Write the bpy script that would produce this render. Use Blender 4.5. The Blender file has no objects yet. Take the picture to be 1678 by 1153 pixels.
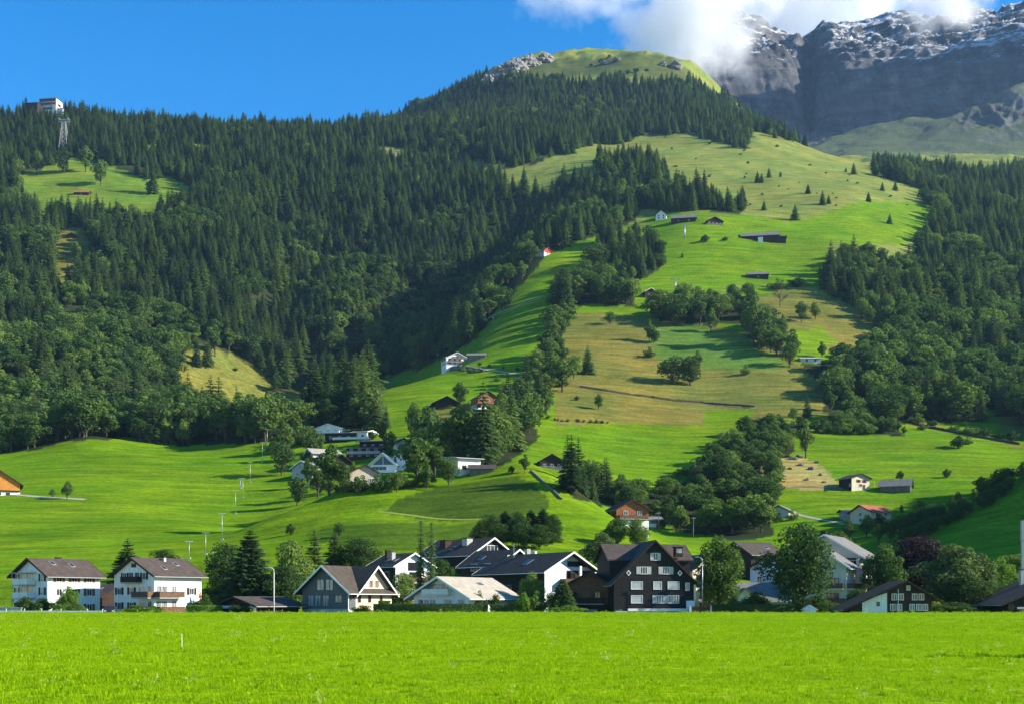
import bpy, bmesh, math, random
import numpy as np
from mathutils import Vector, Matrix
R = math.radians
scene = bpy.context.scene
COL = scene.collection
rng = np.random.default_rng(7)
random.seed(7)

# ------------------------------------------------------------------ camera model
F, CX, HY, EYE = 2025.0, 839.0, 985.0, 1.6
SUN_AZ, SUN_EL = -5.0, 27.0                      # azimuth from +X towards +Y, elevation
SUN = Vector((math.cos(R(SUN_EL))*math.cos(R(SUN_AZ)), math.cos(R(SUN_EL))*math.sin(R(SUN_AZ)), math.sin(R(SUN_EL))))

# ------------------------------------------------------------------ noise
def _hash(ix, iy, seed):
    h = (ix.astype(np.int64)*374761393 + iy.astype(np.int64)*668265263 + seed*1274126177) & 0xffffffff
    h = ((h ^ (h >> 13))*1274126177) & 0xffffffff
    return ((h ^ (h >> 16)) & 0xffff)/65535.0
def vnoise(x, y, seed=0):
    ix, iy = np.floor(x), np.floor(y); fx, fy = x-ix, y-iy
    fx = fx*fx*fx*(fx*(fx*6-15)+10); fy = fy*fy*fy*(fy*(fy*6-15)+10)
    a, b = _hash(ix, iy, seed), _hash(ix+1, iy, seed); c, d = _hash(ix, iy+1, seed), _hash(ix+1, iy+1, seed)
    return (a+(b-a)*fx)*(1-fy)+(c+(d-c)*fx)*fy
def fbm(x, y, oct=4, seed=0, ridged=False):
    s = 0; amp = 1.0; tot = 0
    ca, sa = math.cos(.6), math.sin(.6)
    for o in range(oct):
        n = vnoise(x, y, seed+o*17)*2-1
        if ridged: n = 1-2*np.abs(n)
        s = s+n*amp; tot += amp; amp *= .5
        x, y = (x*ca-y*sa)*2.03+3.1, (x*sa+y*ca)*2.03+1.7
    return s/tot
def sstep(a, b, x):
    t = np.clip((x-a)/(b-a), 0, 1); return t*t*(3-2*t)

# ------------------------------------------------------------------ terrain: survey points (px, row, distance)
COLS = {
 -700: [(955,260),(880,350),(800,480),(735,600),(600,800),(430,1100),(300,1350),(195,1720),(235,2000),(300,3000)],
 0:    [(960,260),(893,340),(812,445),(738,590),(600,800),(430,1100),(300,1370),(197,1720),(235,2000),(300,3000)],
 145:  [(955,260),(880,350),(795,470),(745,550),(711,590),(722,640),(600,820),(420,1120),(300,1370),(250,1500),(200,1730),(240,2000)],
 300:  [(952,260),(860,380),(765,520),(728,600),(645,740),(600,800),(450,1060),(300,1400),(215,1720),(250,2000),(300,3000)],
 450:  [(950,260),(862,380),(780,500),(715,590),(640,720),(520,950),(400,1150),(280,1450),(218,1750),(255,2050)],
 600:  [(945,260),(900,290),(850,325),(800,370),(808,410),(785,465),(720,560),(640,680),(605,735),(560,880),(400,1200),(280,1480),(212,1800),(250,2100),(300,3000)],
 720:  [(955,250),(905,285),(840,330),(786,380),(795,415),(770,470),(700,570),(640,660),(600,720),(545,850),(400,1130),(285,1440),(205,1800),(200,2050)],
 840:  [(955,250),(900,282),(830,328),(768,385),(785,425),(755,485),(690,580),(610,700),(525,830),(425,1000),(300,1300),(268,1480),(205,1800),(145,2150),(107,2350),(130,2600),(260,3000)],
 930:  [(955,250),(890,295),(830,340),(806,375),(812,430),(770,490),(690,590),(615,690),(520,830),(430,980),(320,1220),(245,1550),(185,1950),(97,2380),(130,2700)],
 1020: [(955,250),(905,290),(868,340),(864,400),(805,470),(770,515),(695,600),(640,670),(515,840),(440,960),(375,1080),(290,1330),(240,1600),(180,1950),(90,2420),(130,2700),(250,3000)],
 1150: [(955,255),(915,330),(868,420),(790,500),(695,610),(650,675),(500,860),(440,950),(362,1080),(290,1350),(222,1680),(170,2000),(122,2380),(170,2700)],
 1250: [(960,260),(890,370),(840,445),(770,515),(700,600),(600,720),(480,900),(395,1040),(330,1200),(260,1500),(212,1720),(250,2100),(250,2600),(254,3000)],
 1400: [(962,260),(900,360),(850,420),(800,485),(705,600),(600,740),(500,880),(440,965),(380,1080),(325,1210),(282,1480),(272,1600),(285,1900),(268,2400),(250,3000)],
 1540: [(964,260),(935,290),(880,340),(850,375),(850,415),(800,480),(720,580),(690,640),(600,760),(450,1000),(375,1150),(325,1350),(280,1700),(262,2200),(248,3000)],
 1678: [(964,260),(935,285),(860,335),(785,385),(800,430),(775,510),(705,620),(650,700),(560,850),(430,1080),(335,1400),(285,1800),(268,2300),(250,3000)],
 1900: [(955,260),(880,300),(800,345),(690,410),(720,480),(700,600),(640,700),(520,850),(400,1080),(300,1400),(260,1900),(240,3000)],
 2300: [(955,260),(800,320),(640,400),(560,470),(620,560),(600,700),(480,850),(380,1080),(260,1500),(220,1900),(200,3000)],
}
FAR = {
 900:  [(260,3500),(280,4500),(300,5300)],
 1060: [(230,3600),(200,4200),(220,5300)],
 1130: [(205,3700),(150,3980),(110,4350),(180,5300)],
 1175: [(206,3800),(125,3990),(58,4400),(150,5300)],
 1212: [(208,3800),(120,3990),(88,4150),(34,4550),(150,5300)],
 1290: [(212,3800),(128,4000),(98,4150),(66,4550),(150,5300)],
 1328: [(212,3800),(150,4040),(115,4250),(66,4650),(150,5300)],
 1360: [(213,3780),(126,3940),(106,4100),(54,4500),(150,5300)],
 1410: [(213,3760),(122,3900),(104,4080),(62,4500),(150,5300)],
 1462: [(212,3740),(118,3870),(100,4060),(30,4620),(140,5300)],
 1560: [(200,3420),(206,3640),(108,3820),(80,4040),(40,4600),(140,5300)],
 1620: [(170,3420),(196,3640),(98,3780),(66,4030),(36,4600),(130,5300)],
 1678: [(210,3180),(135,3420),(165,3640),(92,3750),(52,4000),(16,4500),(100,5300)],
 1500: [(234,3150),(190,3420),(210,3640)],
 1400: [(225,3300),(212,3420)],
 2000: [(160,3180),(40,3420),(60,3640),(-30,4000),(-100,4500)],
}
_pts = [(px, D, py) for dct in (COLS, FAR) for px, l in dct.items() for py, D in l]
_P = np.array(_pts, float)
def _k(px, D): return np.stack([px/330.0, np.log(D)*4.0], -1)
def _tps_fit(P, lam=.0015):
    X = _k(P[:,0], P[:,1]); n = len(X)
    r2 = ((X[:,None]-X[None])**2).sum(-1); K = np.where(r2 > 0, .5*r2*np.log(np.maximum(r2, 1e-12)), 0)+lam*np.eye(n)
    Q = np.hstack([np.ones((n,1)), X]); A = np.zeros((n+3, n+3)); A[:n,:n] = K; A[:n,n:] = Q; A[n:,:n] = Q.T
    return X, np.linalg.solve(A, np.concatenate([P[:,2], np.zeros(3)]))
_TX, _TW = _tps_fit(_P)
def tps(px, D):
    shp = px.shape; q = _k(px.ravel(), D.ravel()); out = np.empty(len(q)); n = len(_TX)
    for i in range(0, len(q), 20000):
        c = q[i:i+20000]; r2 = ((c[:,None]-_TX[None])**2).sum(-1)
        out[i:i+20000] = (.5*r2*np.log(np.maximum(r2, 1e-12)))@_TW[:n]+_TW[n]+c@_TW[n+1:]
    return out.reshape(shp)

def seg_dist(X, Y, line):
    best = np.full(X.shape, 1e9)
    for (ax, ay), (bx, by) in zip(line[:-1], line[1:]):
        t = np.clip(((X-ax)*(bx-ax)+(Y-ay)*(by-ay))/((bx-ax)**2+(by-ay)**2), 0, 1)
        best = np.minimum(best, np.hypot(X-ax-t*(bx-ax), Y-ay-t*(by-ay)))
    return best
def pxD(l): return [((p-CX)/F*D, D) for p, D in l]
GULLY = [(pxD([(515,800),(575,900),(640,1020),(740,1150),(850,1290)]), 74, 72),
         (pxD([(395,830),(420,960),(470,1120),(520,1260)]), 40, 50),
         (pxD([(215,760),(250,900),(255,1060)]), 18, 40),
         (pxD([(640,1250),(700,1400),(740,1550)]), 20, 50)]
CREST = [((p-CX)/F*D, D) for p, D in ((470,350),(540,362),(600,372),(700,386),(770,389),(850,388),(905,365),(960,338),(1000,322))]
def raw_height(X, Y):
    """height above the foreground field of the ground at (X, Y)"""
    D = np.maximum(Y, 232.0); px = CX+F*X/np.maximum(Y, 60)
    px = np.clip(px, -900, 2500)
    Z = EYE+(HY-tps(px, D))/F*D
    for line, dep, wid in GULLY:
        Z = Z-dep*np.exp(-(seg_dist(X, Y, line)/wid)**2)
    amp = np.interp(Y, [230,300,600,1500,2600,3400,4000], [0,.25,1.2,5,9,16,20])
    Z = Z+amp*fbm(X/95+9, Y/95, 4, 3)
    Z = Z+np.interp(Y, [300,420,1200], [0,.22,.5])*fbm(X/16, Y/9, 2, 33)      # cattle terraces
    Z = Z+sstep(2150, 2330, Y)*(1-sstep(2650, 2900, Y))*20*fbm(X/130, Y/170, 5, 77, True)
    Z = Z+620*sstep(1830, 2230, X)*np.exp(-((Y-3735)/170)**2)  # unseen ridge right of the frame, added to shade the cliff
    Z = Z+3.6*np.exp(-(seg_dist(X, Y, CREST)/13)**2)
    fz = .10*fbm(X/26, Y/22, 3, 5)+np.interp(Y, [-50,100,182,200,215,240], [0,0,-.02,-.55,-.75,-.75])
    mk_ = sstep(150, 236, X)*np.exp(-((Y-320)/62)**2)*(1-sstep(320, 400, X)); Z = np.where(Z < 97, Z+(97-Z)*mk_, Z)  # unseen hill right of the frame, raised to shade the spur
    b = sstep(226, 262, Y)
    return fz*(1-b)+Z*b
# near sheet: columns u = X/(Y+30), rows w = ln(Y+30)
NU, NW = 800, 640
U = np.linspace(-.78, .78, NU); W = np.linspace(math.log(20), math.log(3030), NW)
UU, WW = np.meshgrid(U, W, indexing='xy')
GY = np.exp(WW)-30; GX = UU*(GY+30)
GZ = raw_height(GX, GY)
def terr(X, Y):
    X = np.asarray(X, float); Y = np.asarray(Y, float)
    fu = np.clip((X/(Y+30)-U[0])/(U[1]-U[0]), 0, NU-1.001); fw = np.clip((np.log(np.maximum(Y+30, 20))-W[0])/(W[1]-W[0]), 0, NW-1.001)
    i = fu.astype(int); j = fw.astype(int); a = fu-i; b = fw-j
    return (GZ[j,i]*(1-a)+GZ[j,i+1]*a)*(1-b)+(GZ[j+1,i]*(1-a)+GZ[j+1,i+1]*a)*b
def tz(X, Y): return float(terr(X, Y))
_DS = np.exp(np.linspace(math.log(232), math.log(2990), 2600))
def ground_at(px, py, dmin=232):
    """first point of the ground seen at this place of the survey photograph"""
    X = (px-CX)/F*_DS; row = HY-F*(terr(X, _DS)-EYE)/_DS
    ok = np.nonzero((row <= py) & (_DS >= dmin))[0]
    D = _DS[ok[0]] if len(ok) else 2900.
    x = (px-CX)/F*D
    return x, float(D), tz(x, D)
GE = (GZ-EYE)/np.maximum(GY, 5)                   # elevation tangent, and its running maximum along each column
GE[GY < 230] = -1
CMX = np.maximum.accumulate(GE, axis=0)
def hidden_by(X, Y):
    fu = np.clip((X/(Y+30)-U[0])/(U[1]-U[0]), 0, NU-1.001).astype(int); fw = np.clip((np.log(Y+30)-W[0])/(W[1]-W[0]), 0, NW-1.001).astype(int)
    return CMX[np.maximum(fw-2, 0), fu]
def inpoly(px, py, poly):
    c = np.zeros(np.shape(px), bool); n = len(poly)
    for k in range(n):
        x1, y1 = poly[k]; x2, y2 = poly[(k+1) % n]
        if y1 == y2: continue
        c ^= ((y1 > py) != (y2 > py)) & (px < (x2-x1)*(py-y1)/(y2-y1)+x1)
    return c

# ------------------------------------------------------------------ tags
def tag(o, label=None, cat=None, group=None, kind=None):
    if label: o['label'] = label
    if cat: o['category'] = cat
    if group: o['group'] = group
    if kind: o['kind'] = kind
    return o
def empty(name, loc, rz=0):
    o = bpy.data.objects.new(name, None); COL.objects.link(o); o.location = loc; o.rotation_euler = (0,0,rz); o.empty_display_size = .5
    return o
def mesh_obj(name, me, parent=None, loc=None, rz=0):
    o = bpy.data.objects.new(name, me); COL.objects.link(o)
    if parent: o.parent = parent
    if loc is not None: o.location = loc
    if rz: o.rotation_euler = (0,0,rz)
    return o
def np_mesh(name, V, Fc, mat=None, midx=None, smooth=False):
    """V (n,3); Fc list of (m,k) int arrays"""
    me = bpy.data.meshes.new(name); V = np.asarray(V, np.float32)
    me.vertices.add(len(V)); me.vertices.foreach_set('co', V.ravel())
    loops = np.concatenate([f.ravel() for f in Fc]); tot = np.concatenate([np.full(len(f), f.shape[1]) for f in Fc])
    me.loops.add(len(loops)); me.loops.foreach_set('vertex_index', loops.astype(np.int32))
    me.polygons.add(len(tot)); st = np.concatenate([[0], np.cumsum(tot)[:-1]])
    me.polygons.foreach_set('loop_start', st.astype(np.int32)); me.polygons.foreach_set('loop_total', tot.astype(np.int32))
    if smooth: me.polygons.foreach_set('use_smooth', np.ones(len(tot), bool))
    for m in (mat if isinstance(mat, (list, tuple)) else [mat]):
        if m: me.materials.append(m)
    if midx is not None: me.polygons.foreach_set('material_index', np.asarray(midx, np.int32))
    me.update(calc_edges=True); return me

# ------------------------------------------------------------------ materials
def new_mat(name):
    m = bpy.data.materials.new(name); m.use_nodes = True; nt = m.node_tree
    b = nt.nodes['Principled BSDF']; return m, nt, b
def mix_rgb(nt, fac, a, b, mode='MIX'):
    n = nt.nodes.new('ShaderNodeMix'); n.data_type = 'RGBA'; n.blend_type = mode
    for s, v in ((n.inputs[0], fac), (n.inputs[6], a), (n.inputs[7], b)):
        if hasattr(v, 'is_linked') or isinstance(v, bpy.types.NodeSocket): nt.links.new(v, s)
        elif isinstance(v, (int, float)): s.default_value = v
        else: s.default_value = (*v, 1) if len(v) == 3 else v
    return n.outputs[2]
def noise(nt, scale, detail=4, co=None, rough=.55, sc3=None):
    n = nt.nodes.new('ShaderNodeTexNoise'); n.inputs['Scale'].default_value = scale; n.inputs['Detail'].default_value = detail; n.inputs['Roughness'].default_value = rough
    if co is None: co = nt.nodes.new('ShaderNodeTexCoord').outputs['Object']
    if sc3:
        mp = nt.nodes.new('ShaderNodeMapping'); mp.inputs['Scale'].default_value = sc3; nt.links.new(co, mp.inputs[0]); co = mp.outputs[0]
    nt.links.new(co, n.inputs['Vector']); return n.outputs['Fac']
def ramp(nt, fac, a, b, c0=(0,0,0), c1=(1,1,1)):
    n = nt.nodes.new('ShaderNodeValToRGB'); n.color_ramp.elements[0].position = a; n.color_ramp.elements[1].position = b
    n.color_ramp.elements[0].color = (*c0,1); n.color_ramp.elements[1].color = (*c1,1); nt.links.new(fac, n.inputs[0]); return n.outputs[0]
def bump(nt, b, h, dist=.1, st=.5):
    n = nt.nodes.new('ShaderNodeBump'); n.inputs['Distance'].default_value = dist; n.inputs['Strength'].default_value = st
    nt.links.new(h, n.inputs['Height']); nt.links.new(n.outputs[0], b.inputs['Normal'])
def surf(name, c, rough=.7, var=.25, scale=1.2, rows=None, spec=.12, streak=None, metal=0):
    """weathered surface: base colour with blotches, fine grain, optional rows (tiles, boards) as a dark line every `rows` metres of height"""
    m, nt, b = new_mat(name)
    co = nt.nodes.new('ShaderNodeTexCoord').outputs['Object']
    col = mix_rgb(nt, ramp(nt, noise(nt, scale, 5, co), .3, .7), tuple(v*(1-var) for v in c), tuple(min(1, v*(1+var*.6)) for v in c))
    col = mix_rgb(nt, .5, col, mix_rgb(nt, noise(nt, scale*14, 3, co), (.62,.62,.62), (1.25,1.25,1.25)), 'MULTIPLY')
    if streak: col = mix_rgb(nt, streak, col, mix_rgb(nt, ramp(nt, noise(nt, 3, 4, co, .6, (1,1,.12)), .35, .65), (.45,.45,.45), (1.1,1.1,1.1)), 'MULTIPLY')
    if rows:
        w = nt.nodes.new('ShaderNodeTexWave'); w.wave_type = 'BANDS'; w.bands_direction = 'Z' if rows[0] == 'z' else 'X'
        w.inputs['Scale'].default_value = .314/rows[1]; w.inputs['Distortion'].default_value = .4; w.inputs['Detail'].default_value = 1
        nt.links.new(co, w.inputs[0])
        col = mix_rgb(nt, 1.0, col, ramp(nt, w.outputs['Fac'], .05, .35, (.55,.55,.55), (1.05,1.05,1.05)), 'MULTIPLY')
        bump(nt, b, w.outputs['Fac'], .03, .5)
    nt.links.new(col, b.inputs['Base Color']); b.inputs['Roughness'].default_value = rough; b.inputs['Specular IOR Level'].default_value = spec; b.inputs['Metallic'].default_value = metal
    return m
def leafmat(name, c1, c2, trans=.25, rough=.55, nsc=.35):
    m, nt, b = new_mat(name)
    oi = nt.nodes.new('ShaderNodeObjectInfo'); co = nt.nodes.new('ShaderNodeTexCoord').outputs['Object']
    col = mix_rgb(nt, oi.outputs['Random'], c1, c2)
    col = mix_rgb(nt, .8, col, mix_rgb(nt, noise(nt, nsc, 3, co), (.45,.5,.5), (1.55,1.5,1.35)), 'MULTIPLY')
    nt.links.new(col, b.inputs['Base Color']); b.inputs['Roughness'].default_value = .75; b.inputs['Specular IOR Level'].default_value = .07
    t = nt.nodes.new('ShaderNodeBsdfTranslucent'); nt.links.new(mix_rgb(nt, 1., col, (1.3,1.5,.6), 'MULTIPLY'), t.inputs[0])
    mx = nt.nodes.new('ShaderNodeMixShader'); mx.inputs[0].default_value = trans
    nt.links.new(b.outputs[0], mx.inputs[1]); nt.links.new(t.outputs[0], mx.inputs[2]); nt.links.new(mx.outputs[0], nt.nodes['Material Output'].inputs[0])
    return m
M = {}
def mk():
    M['white'] = surf('white_plaster', (.78,.77,.72), .85, .08, .5, streak=.25)
    M['beige'] = surf('beige_plaster', (.50,.42,.30), .85, .1, .5, streak=.3)
    M['cream'] = surf('cream_plaster', (.70,.62,.47), .85, .1, .5, streak=.3)
    M['peach'] = surf('peach_plaster', (.72,.55,.38), .85, .1, .6, streak=.2)
    M['greyplaster'] = surf('grey_plaster', (.36,.37,.36), .85, .1, .5, streak=.3)
    M['slategrey'] = surf('slate_grey_cladding', (.13,.135,.135), .7, .15, .8, rows=('z',.3))
    M['concrete'] = surf('concrete', (.42,.41,.38), .9, .15, .7, streak=.5)
    M['blackwood'] = surf('black_timber', (.022,.020,.019), .65, .3, 1.5, rows=('z',.22))
    M['darkwood'] = surf('dark_timber', (.050,.032,.022), .75, .35, 1.5, rows=('z',.22))
    M['brownwood'] = surf('brown_timber', (.14,.075,.04), .75, .3, 1.5, rows=('z',.22))
    M['redwood'] = surf('red_brown_timber', (.30,.11,.05), .75, .3, 1.5, rows=('z',.22))
    M['orangewood'] = surf('orange_timber', (.62,.26,.05), .75, .2, 1.2, rows=('x',.25))
    M['greywood'] = surf('grey_weathered_timber', (.20,.17,.14), .85, .3, 1.5, rows=('x',.22))
    M['rail'] = surf('balcony_timber', (.16,.085,.05), .7, .3, 2)
    M['roofbrown'] = surf('brown_roof_tiles', (.095,.072,.060), .75, .3, 1.0, rows=('z',.17))
    M['roofdark'] = surf('dark_roof_slates', (.088,.071,.056), .9, .3, 1.0, rows=('z',.15))
    M['roofgrey'] = surf('grey_roof_slates', (.20,.19,.17), .8, .25, 1.0, rows=('z',.15))
    M['roofbeige'] = surf('beige_fibre_cement_roof', (.42,.37,.29), .85, .2, .8, rows=('z',.2))
    M['roofred'] = surf('red_clay_roof', (.40,.13,.07), .8, .25, 1.0, rows=('z',.2))
    M['roofwhite'] = surf('pale_sheet_roof', (.66,.65,.62), .6, .1, .6)
    M['trim'] = surf('white_painted_trim', (.75,.74,.70), .6, .1, 1)
    M['trimgrey'] = surf('grey_painted_trim', (.34,.34,.33), .6, .1, 1)
    M['shutter'] = surf('dark_green_shutter', (.022,.028,.022), .6, .2, 2, rows=('z',.09))
    M['shutterlight'] = surf('pale_grey_shutter', (.46,.48,.47), .6, .1, 2, rows=('z',.09))
    M['shutterred'] = surf('red_brown_shutter', (.22,.10,.06), .6, .1, 2, rows=('z',.09))
    M['metal'] = surf('galvanised_steel', (.42,.43,.44), .45, .1, 2, metal=.7)
    M['palemetal'] = surf('pale_painted_steel', (.70,.72,.70), .5, .08, 2)
    M['crag'] = surf('limestone_crag', (.27,.255,.23), .95, .4, .06, streak=.6)
    M['stone'] = surf('field_stone', (.17,.155,.13), .95, .4, 2.5)
    M['asphalt'] = surf('asphalt', (.055,.055,.058), .9, .2, .8)
    M['gravel'] = surf('pale_gravel', (.38,.35,.28), .95, .3, 1.5)
    M['drygrass'] = surf('cut_grass_edge', (.24,.30,.05), .95, .3, 1.5)
    M['trackside'] = surf('mossy_track_wall', (.085,.072,.038), .95, .4, .8)
    M['earth'] = surf('brown_earth', (.20,.15,.085), .95, .35, .8)
    M['carpaint'] = surf('dark_car_paint', (.02,.022,.028), .25, .05, 1, spec=.6)
    M['tyre'] = surf('black_rubber', (.015,.015,.015), .9, .1, 3)
    M['redcloth'] = surf('red_cloth', (.55,.04,.03), .8, .1, 3)
    M['orangecloth'] = surf('orange_cloth', (.65,.16,.04), .8, .1, 3)
    m, nt, b = new_mat('window_glass'); b.inputs['Base Color'].default_value = (.018,.022,.026,1); b.inputs['Roughness'].default_value = .08; b.inputs['Specular IOR Level'].default_value = .6; M['glass'] = m
    m, nt, b = new_mat('curtained_glass'); b.inputs['Base Color'].default_value = (.16,.17,.17,1); b.inputs['Roughness'].default_value = .15
    nt.links.new(mix_rgb(nt, ramp(nt, noise(nt, 5, 2, None, .5, (1,1,.1)), .35, .65), (.05,.055,.06), (.30,.31,.30)), b.inputs['Base Color']); M['curtain'] = m
    M['spruce'] = leafmat('spruce_needles', (.036,.072,.034), (.135,.205,.075), .30, .6, .3)
    M['fir'] = leafmat('pale_conifer_needles', (.10,.155,.045), (.15,.215,.06), .28, .6, .3)
    M['leaf'] = leafmat('broadleaf_foliage', (.048,.096,.026), (.150,.215,.048), .32, .5, .3)
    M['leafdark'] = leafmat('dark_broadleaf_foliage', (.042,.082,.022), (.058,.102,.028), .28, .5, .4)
    M['leafbright'] = leafmat('bright_green_foliage', (.11,.19,.025), (.13,.22,.03), .3, .5, .5)
    M['leafolive'] = leafmat('olive_foliage', (.085,.12,.04), (.10,.14,.05), .28, .5, .5)
    M['leafpurple'] = leafmat('purple_beech_foliage', (.030,.018,.024), (.036,.02,.028), .2, .5, .5)
    M['hedge'] = leafmat('hedge_foliage', (.050,.095,.018), (.065,.115,.022), .2, .5, 1.2)
    M['bark'] = surf('bark', (.10,.08,.065), .95, .35, 3, streak=.6)
    M['grassblade'] = leafmat('grass_blades', (.205,.335,.001), (.28,.41,.003), .30, .45, .8)
    M['grassflower'] = leafmat('flowering_grass', (.34,.42,.08), (.44,.47,.14), .35, .5, .8)
mk()

# ------------------------------------------------------------------ land cover, drawn as a map on the ground
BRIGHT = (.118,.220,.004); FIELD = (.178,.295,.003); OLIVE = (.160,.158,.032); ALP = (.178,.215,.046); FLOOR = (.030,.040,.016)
DULL = (.105,.185,.028); DRY = (.32,.26,.085); FARALP = (.10,.135,.05); GULLYC = (.03,.035,.02)
# forests: polygon of the ground (photo columns/rows of the trees' feet), share of conifers, spacing factor
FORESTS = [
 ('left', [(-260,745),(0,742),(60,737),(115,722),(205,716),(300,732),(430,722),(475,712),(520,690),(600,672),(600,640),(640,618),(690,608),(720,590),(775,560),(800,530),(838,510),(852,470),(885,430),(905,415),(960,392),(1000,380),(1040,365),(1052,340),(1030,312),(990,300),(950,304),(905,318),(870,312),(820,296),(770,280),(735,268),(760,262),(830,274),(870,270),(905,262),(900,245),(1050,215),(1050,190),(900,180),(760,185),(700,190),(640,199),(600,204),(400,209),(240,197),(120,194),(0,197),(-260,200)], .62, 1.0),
 ('upper', [(640,204),(655,185),(700,168),(760,140),(795,126),(850,132),(950,138),(1000,128),(1060,142),(1110,138),(1150,140),(1200,170),(1250,205),(1300,225),(1325,238),(1290,232),(1235,215),(1225,247),(1180,232),(1120,222),(1050,222),(1020,240),(960,237),(905,262),(850,270),(760,262),(690,262)], 1.0, 1.0),
 ('island', [(985,262),(1040,262),(1080,272),(1097,300),(1060,305),(1000,300),(975,285)], 1.0, .95),
 ('isle2', [(1058,322),(1100,322),(1160,330),(1215,340),(1222,352),(1160,346),(1080,345),(1050,338)], .55, .9),
 ('right', [(1352,480),(1365,420),(1420,428),(1500,442),(1505,400),(1540,352),(1500,330),(1535,318),(1440,290),(1430,268),(1530,285),(1600,290),(1680,285),(1900,280),(1900,760),(1700,715),(1640,672),(1600,655),(1625,640),(1610,690),(1560,690),(1500,690),(1470,702),(1400,700),(1360,690),(1345,660),(1370,640),(1340,622),(1300,610),(1290,600),(1330,595),(1400,590),(1440,575),(1455,540),(1420,520),(1395,500),(1370,488)], .5, 1.0),
 ('strip', [(875,640),(890,570),(905,500),(930,470),(960,450),(985,400),(1040,390),(1090,410),(1085,440),(1030,470),(1045,500),(990,500),(940,500),(925,545),(912,590),(930,640)], .35, .70),
 ('knoll', [(1000,420),(1045,400),(1085,420),(1070,445),(1010,448)], .75, .8),
 ('belowbrown', [(690,745),(715,722),(745,734),(800,730),(826,716),(842,686),(878,680),(880,720),(850,745),(800,765),(740,765),(700,768)], .3, .8),
 ('hamletback', [(445,700),(480,690),(520,692),(600,672),(640,700),(600,706),(520,700),(470,712)], .2, .7),
 ('ravine', [(928,800),(960,792),(1000,800),(1060,812),(1110,800),(1160,770),(1190,735),(1235,700),(1300,690),(1305,735),(1270,770),(1285,800),(1262,840),(1268,880),(1200,885),(1120,872),(1075,850),(1010,832),(950,818)], .2, .68),
 ('hedgerow', [(1075,520),(1110,500),(1160,508),(1215,490),(1250,500),(1240,530),(1290,560),(1305,592),(1260,585),(1215,565),(1220,530),(1150,535),(1090,535)], .15, .66),
 ('rightlow', [(1250,722),(1300,695),(1360,700),(1470,700),(1490,715),(1440,712),(1380,708),(1320,705),(1290,725)], .1, .6),
]
# visible meadows inside or beside the forests: (polygon, colour); `no trees` is the same polygon let down by the height of the trees below it
MEADOWS = [
 ([(22,300),(28,285),(60,280),(105,262),(130,258),(200,278),(240,296),(285,290),(322,318),(290,345),(250,362),(180,362),(140,356),(60,362)], (.13,.205,.022), 1),
 ([(92,385),(125,370),(147,380),(150,420),(140,470),(98,480),(86,415)], OLIVE, 1),
 ([(285,608),(310,575),(345,565),(380,578),(445,618),(450,640),(500,645),(508,700),(455,714),(425,706),(395,706),(300,665)], OLIVE, 1),
 ([(235,238),(360,238),(360,252),(235,250)], ALP, 1),
 ([(618,240),(692,255),(690,268),(620,258)], ALP, 1),
 ([(735,266),(850,275),(905,265),(960,236),(1000,243),(985,290),(990,312),(905,322),(870,312),(800,292)], ALP, 0),
 ([(840,232),(1020,238),(1040,226),(1120,220),(1180,230),(1230,250),(1245,208),(1440,285),(1540,345),(1530,395),(1380,480),(1340,480),(1220,470),(1140,500),(1080,480),(1090,420),(1060,380),(1040,360),(1050,335),(1130,345),(1225,350),(1210,320),(1060,318),(1000,300),(960,300)], ALP, 0),
 ([(1055,362),(1080,345),(1225,352),(1300,365),(1410,330),(1540,335),(1530,375),(1480,400),(1360,400),(1345,470),(1300,465),(1200,470),(1140,490),(1080,480),(1090,420)], BRIGHT, 0),
 ([(1415,330),(1530,333),(1520,380),(1400,395),(1355,392)], BRIGHT, 0),
 ([(920,560),(945,512),(1030,515),(1085,525),(1200,540),(1300,590),(1360,640),(1350,680),(1160,695),(915,695),(905,640)], OLIVE, 0),
 ([(1060,540),(1130,530),(1230,560),(1300,600),(1220,610),(1130,600),(1075,590)], DULL, 0),
 ([(1230,490),(1300,470),(1370,490),(1450,530),(1445,560),(1380,575),(1300,575),(1270,540)], OLIVE, 0),
 ([(1290,545),(1345,535),(1370,560),(1330,585),(1290,580)], BRIGHT, 0),
 ([(1155,672),(1235,670),(1230,695),(1155,696)], BRIGHT, 0),
 ([(590,700),(600,640),(650,612),(720,598),(770,560),(800,530),(880,510),(905,520),(880,640),(820,700),(690,715),(640,735),(590,720)], BRIGHT, 0),
 ([(790,560),(810,515),(850,470),(900,415),(985,385),(960,440),(905,500),(890,560),(860,620)], BRIGHT, 0),
 ([(690,670),(760,665),(870,655),(880,672),(820,690),(760,700),(720,712),(700,690)], OLIVE, 0),
 ([(500,655),(640,612),(650,630),(560,680),(500,680)], DULL, 0),
 ([(1245,770),(1270,745),(1330,752),(1365,780),(1380,805),(1290,800),(1262,790)], DRY, 0),
 ([(1615,650),(1640,660),(1700,700),(1700,735),(1640,700)], OLIVE, 0),
 ([(1495,690),(1640,720),(1700,738),(1700,741),(1600,717),(1490,697)], OLIVE, 0),
 ([(980,425),(1020,440),(1050,450),(1040,470),(950,470),(940,440)], OLIVE, 0),
 ([(795,140),(850,105),(920,95),(1000,95),(1040,83),(1100,95),(1140,125),(1100,138),(1060,132),(1000,122),(930,128),(850,135)], (.085,.108,.028), 0),  # bare summit grass, its colour darkened for cloud shade
 ([(628,838),(660,818),(710,800),(770,788),(850,776),(880,792),(905,820),(900,842),(800,849),(700,848)], (.050,.098,.008), 0),  # mound face: rough grass, with grazing-light shade painted into its colour
 ([(560,856),(640,852),(800,858),(830,875),(760,890),(640,902),(520,890),(500,872)], (.066,.130,.008), 0),
]
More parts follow.
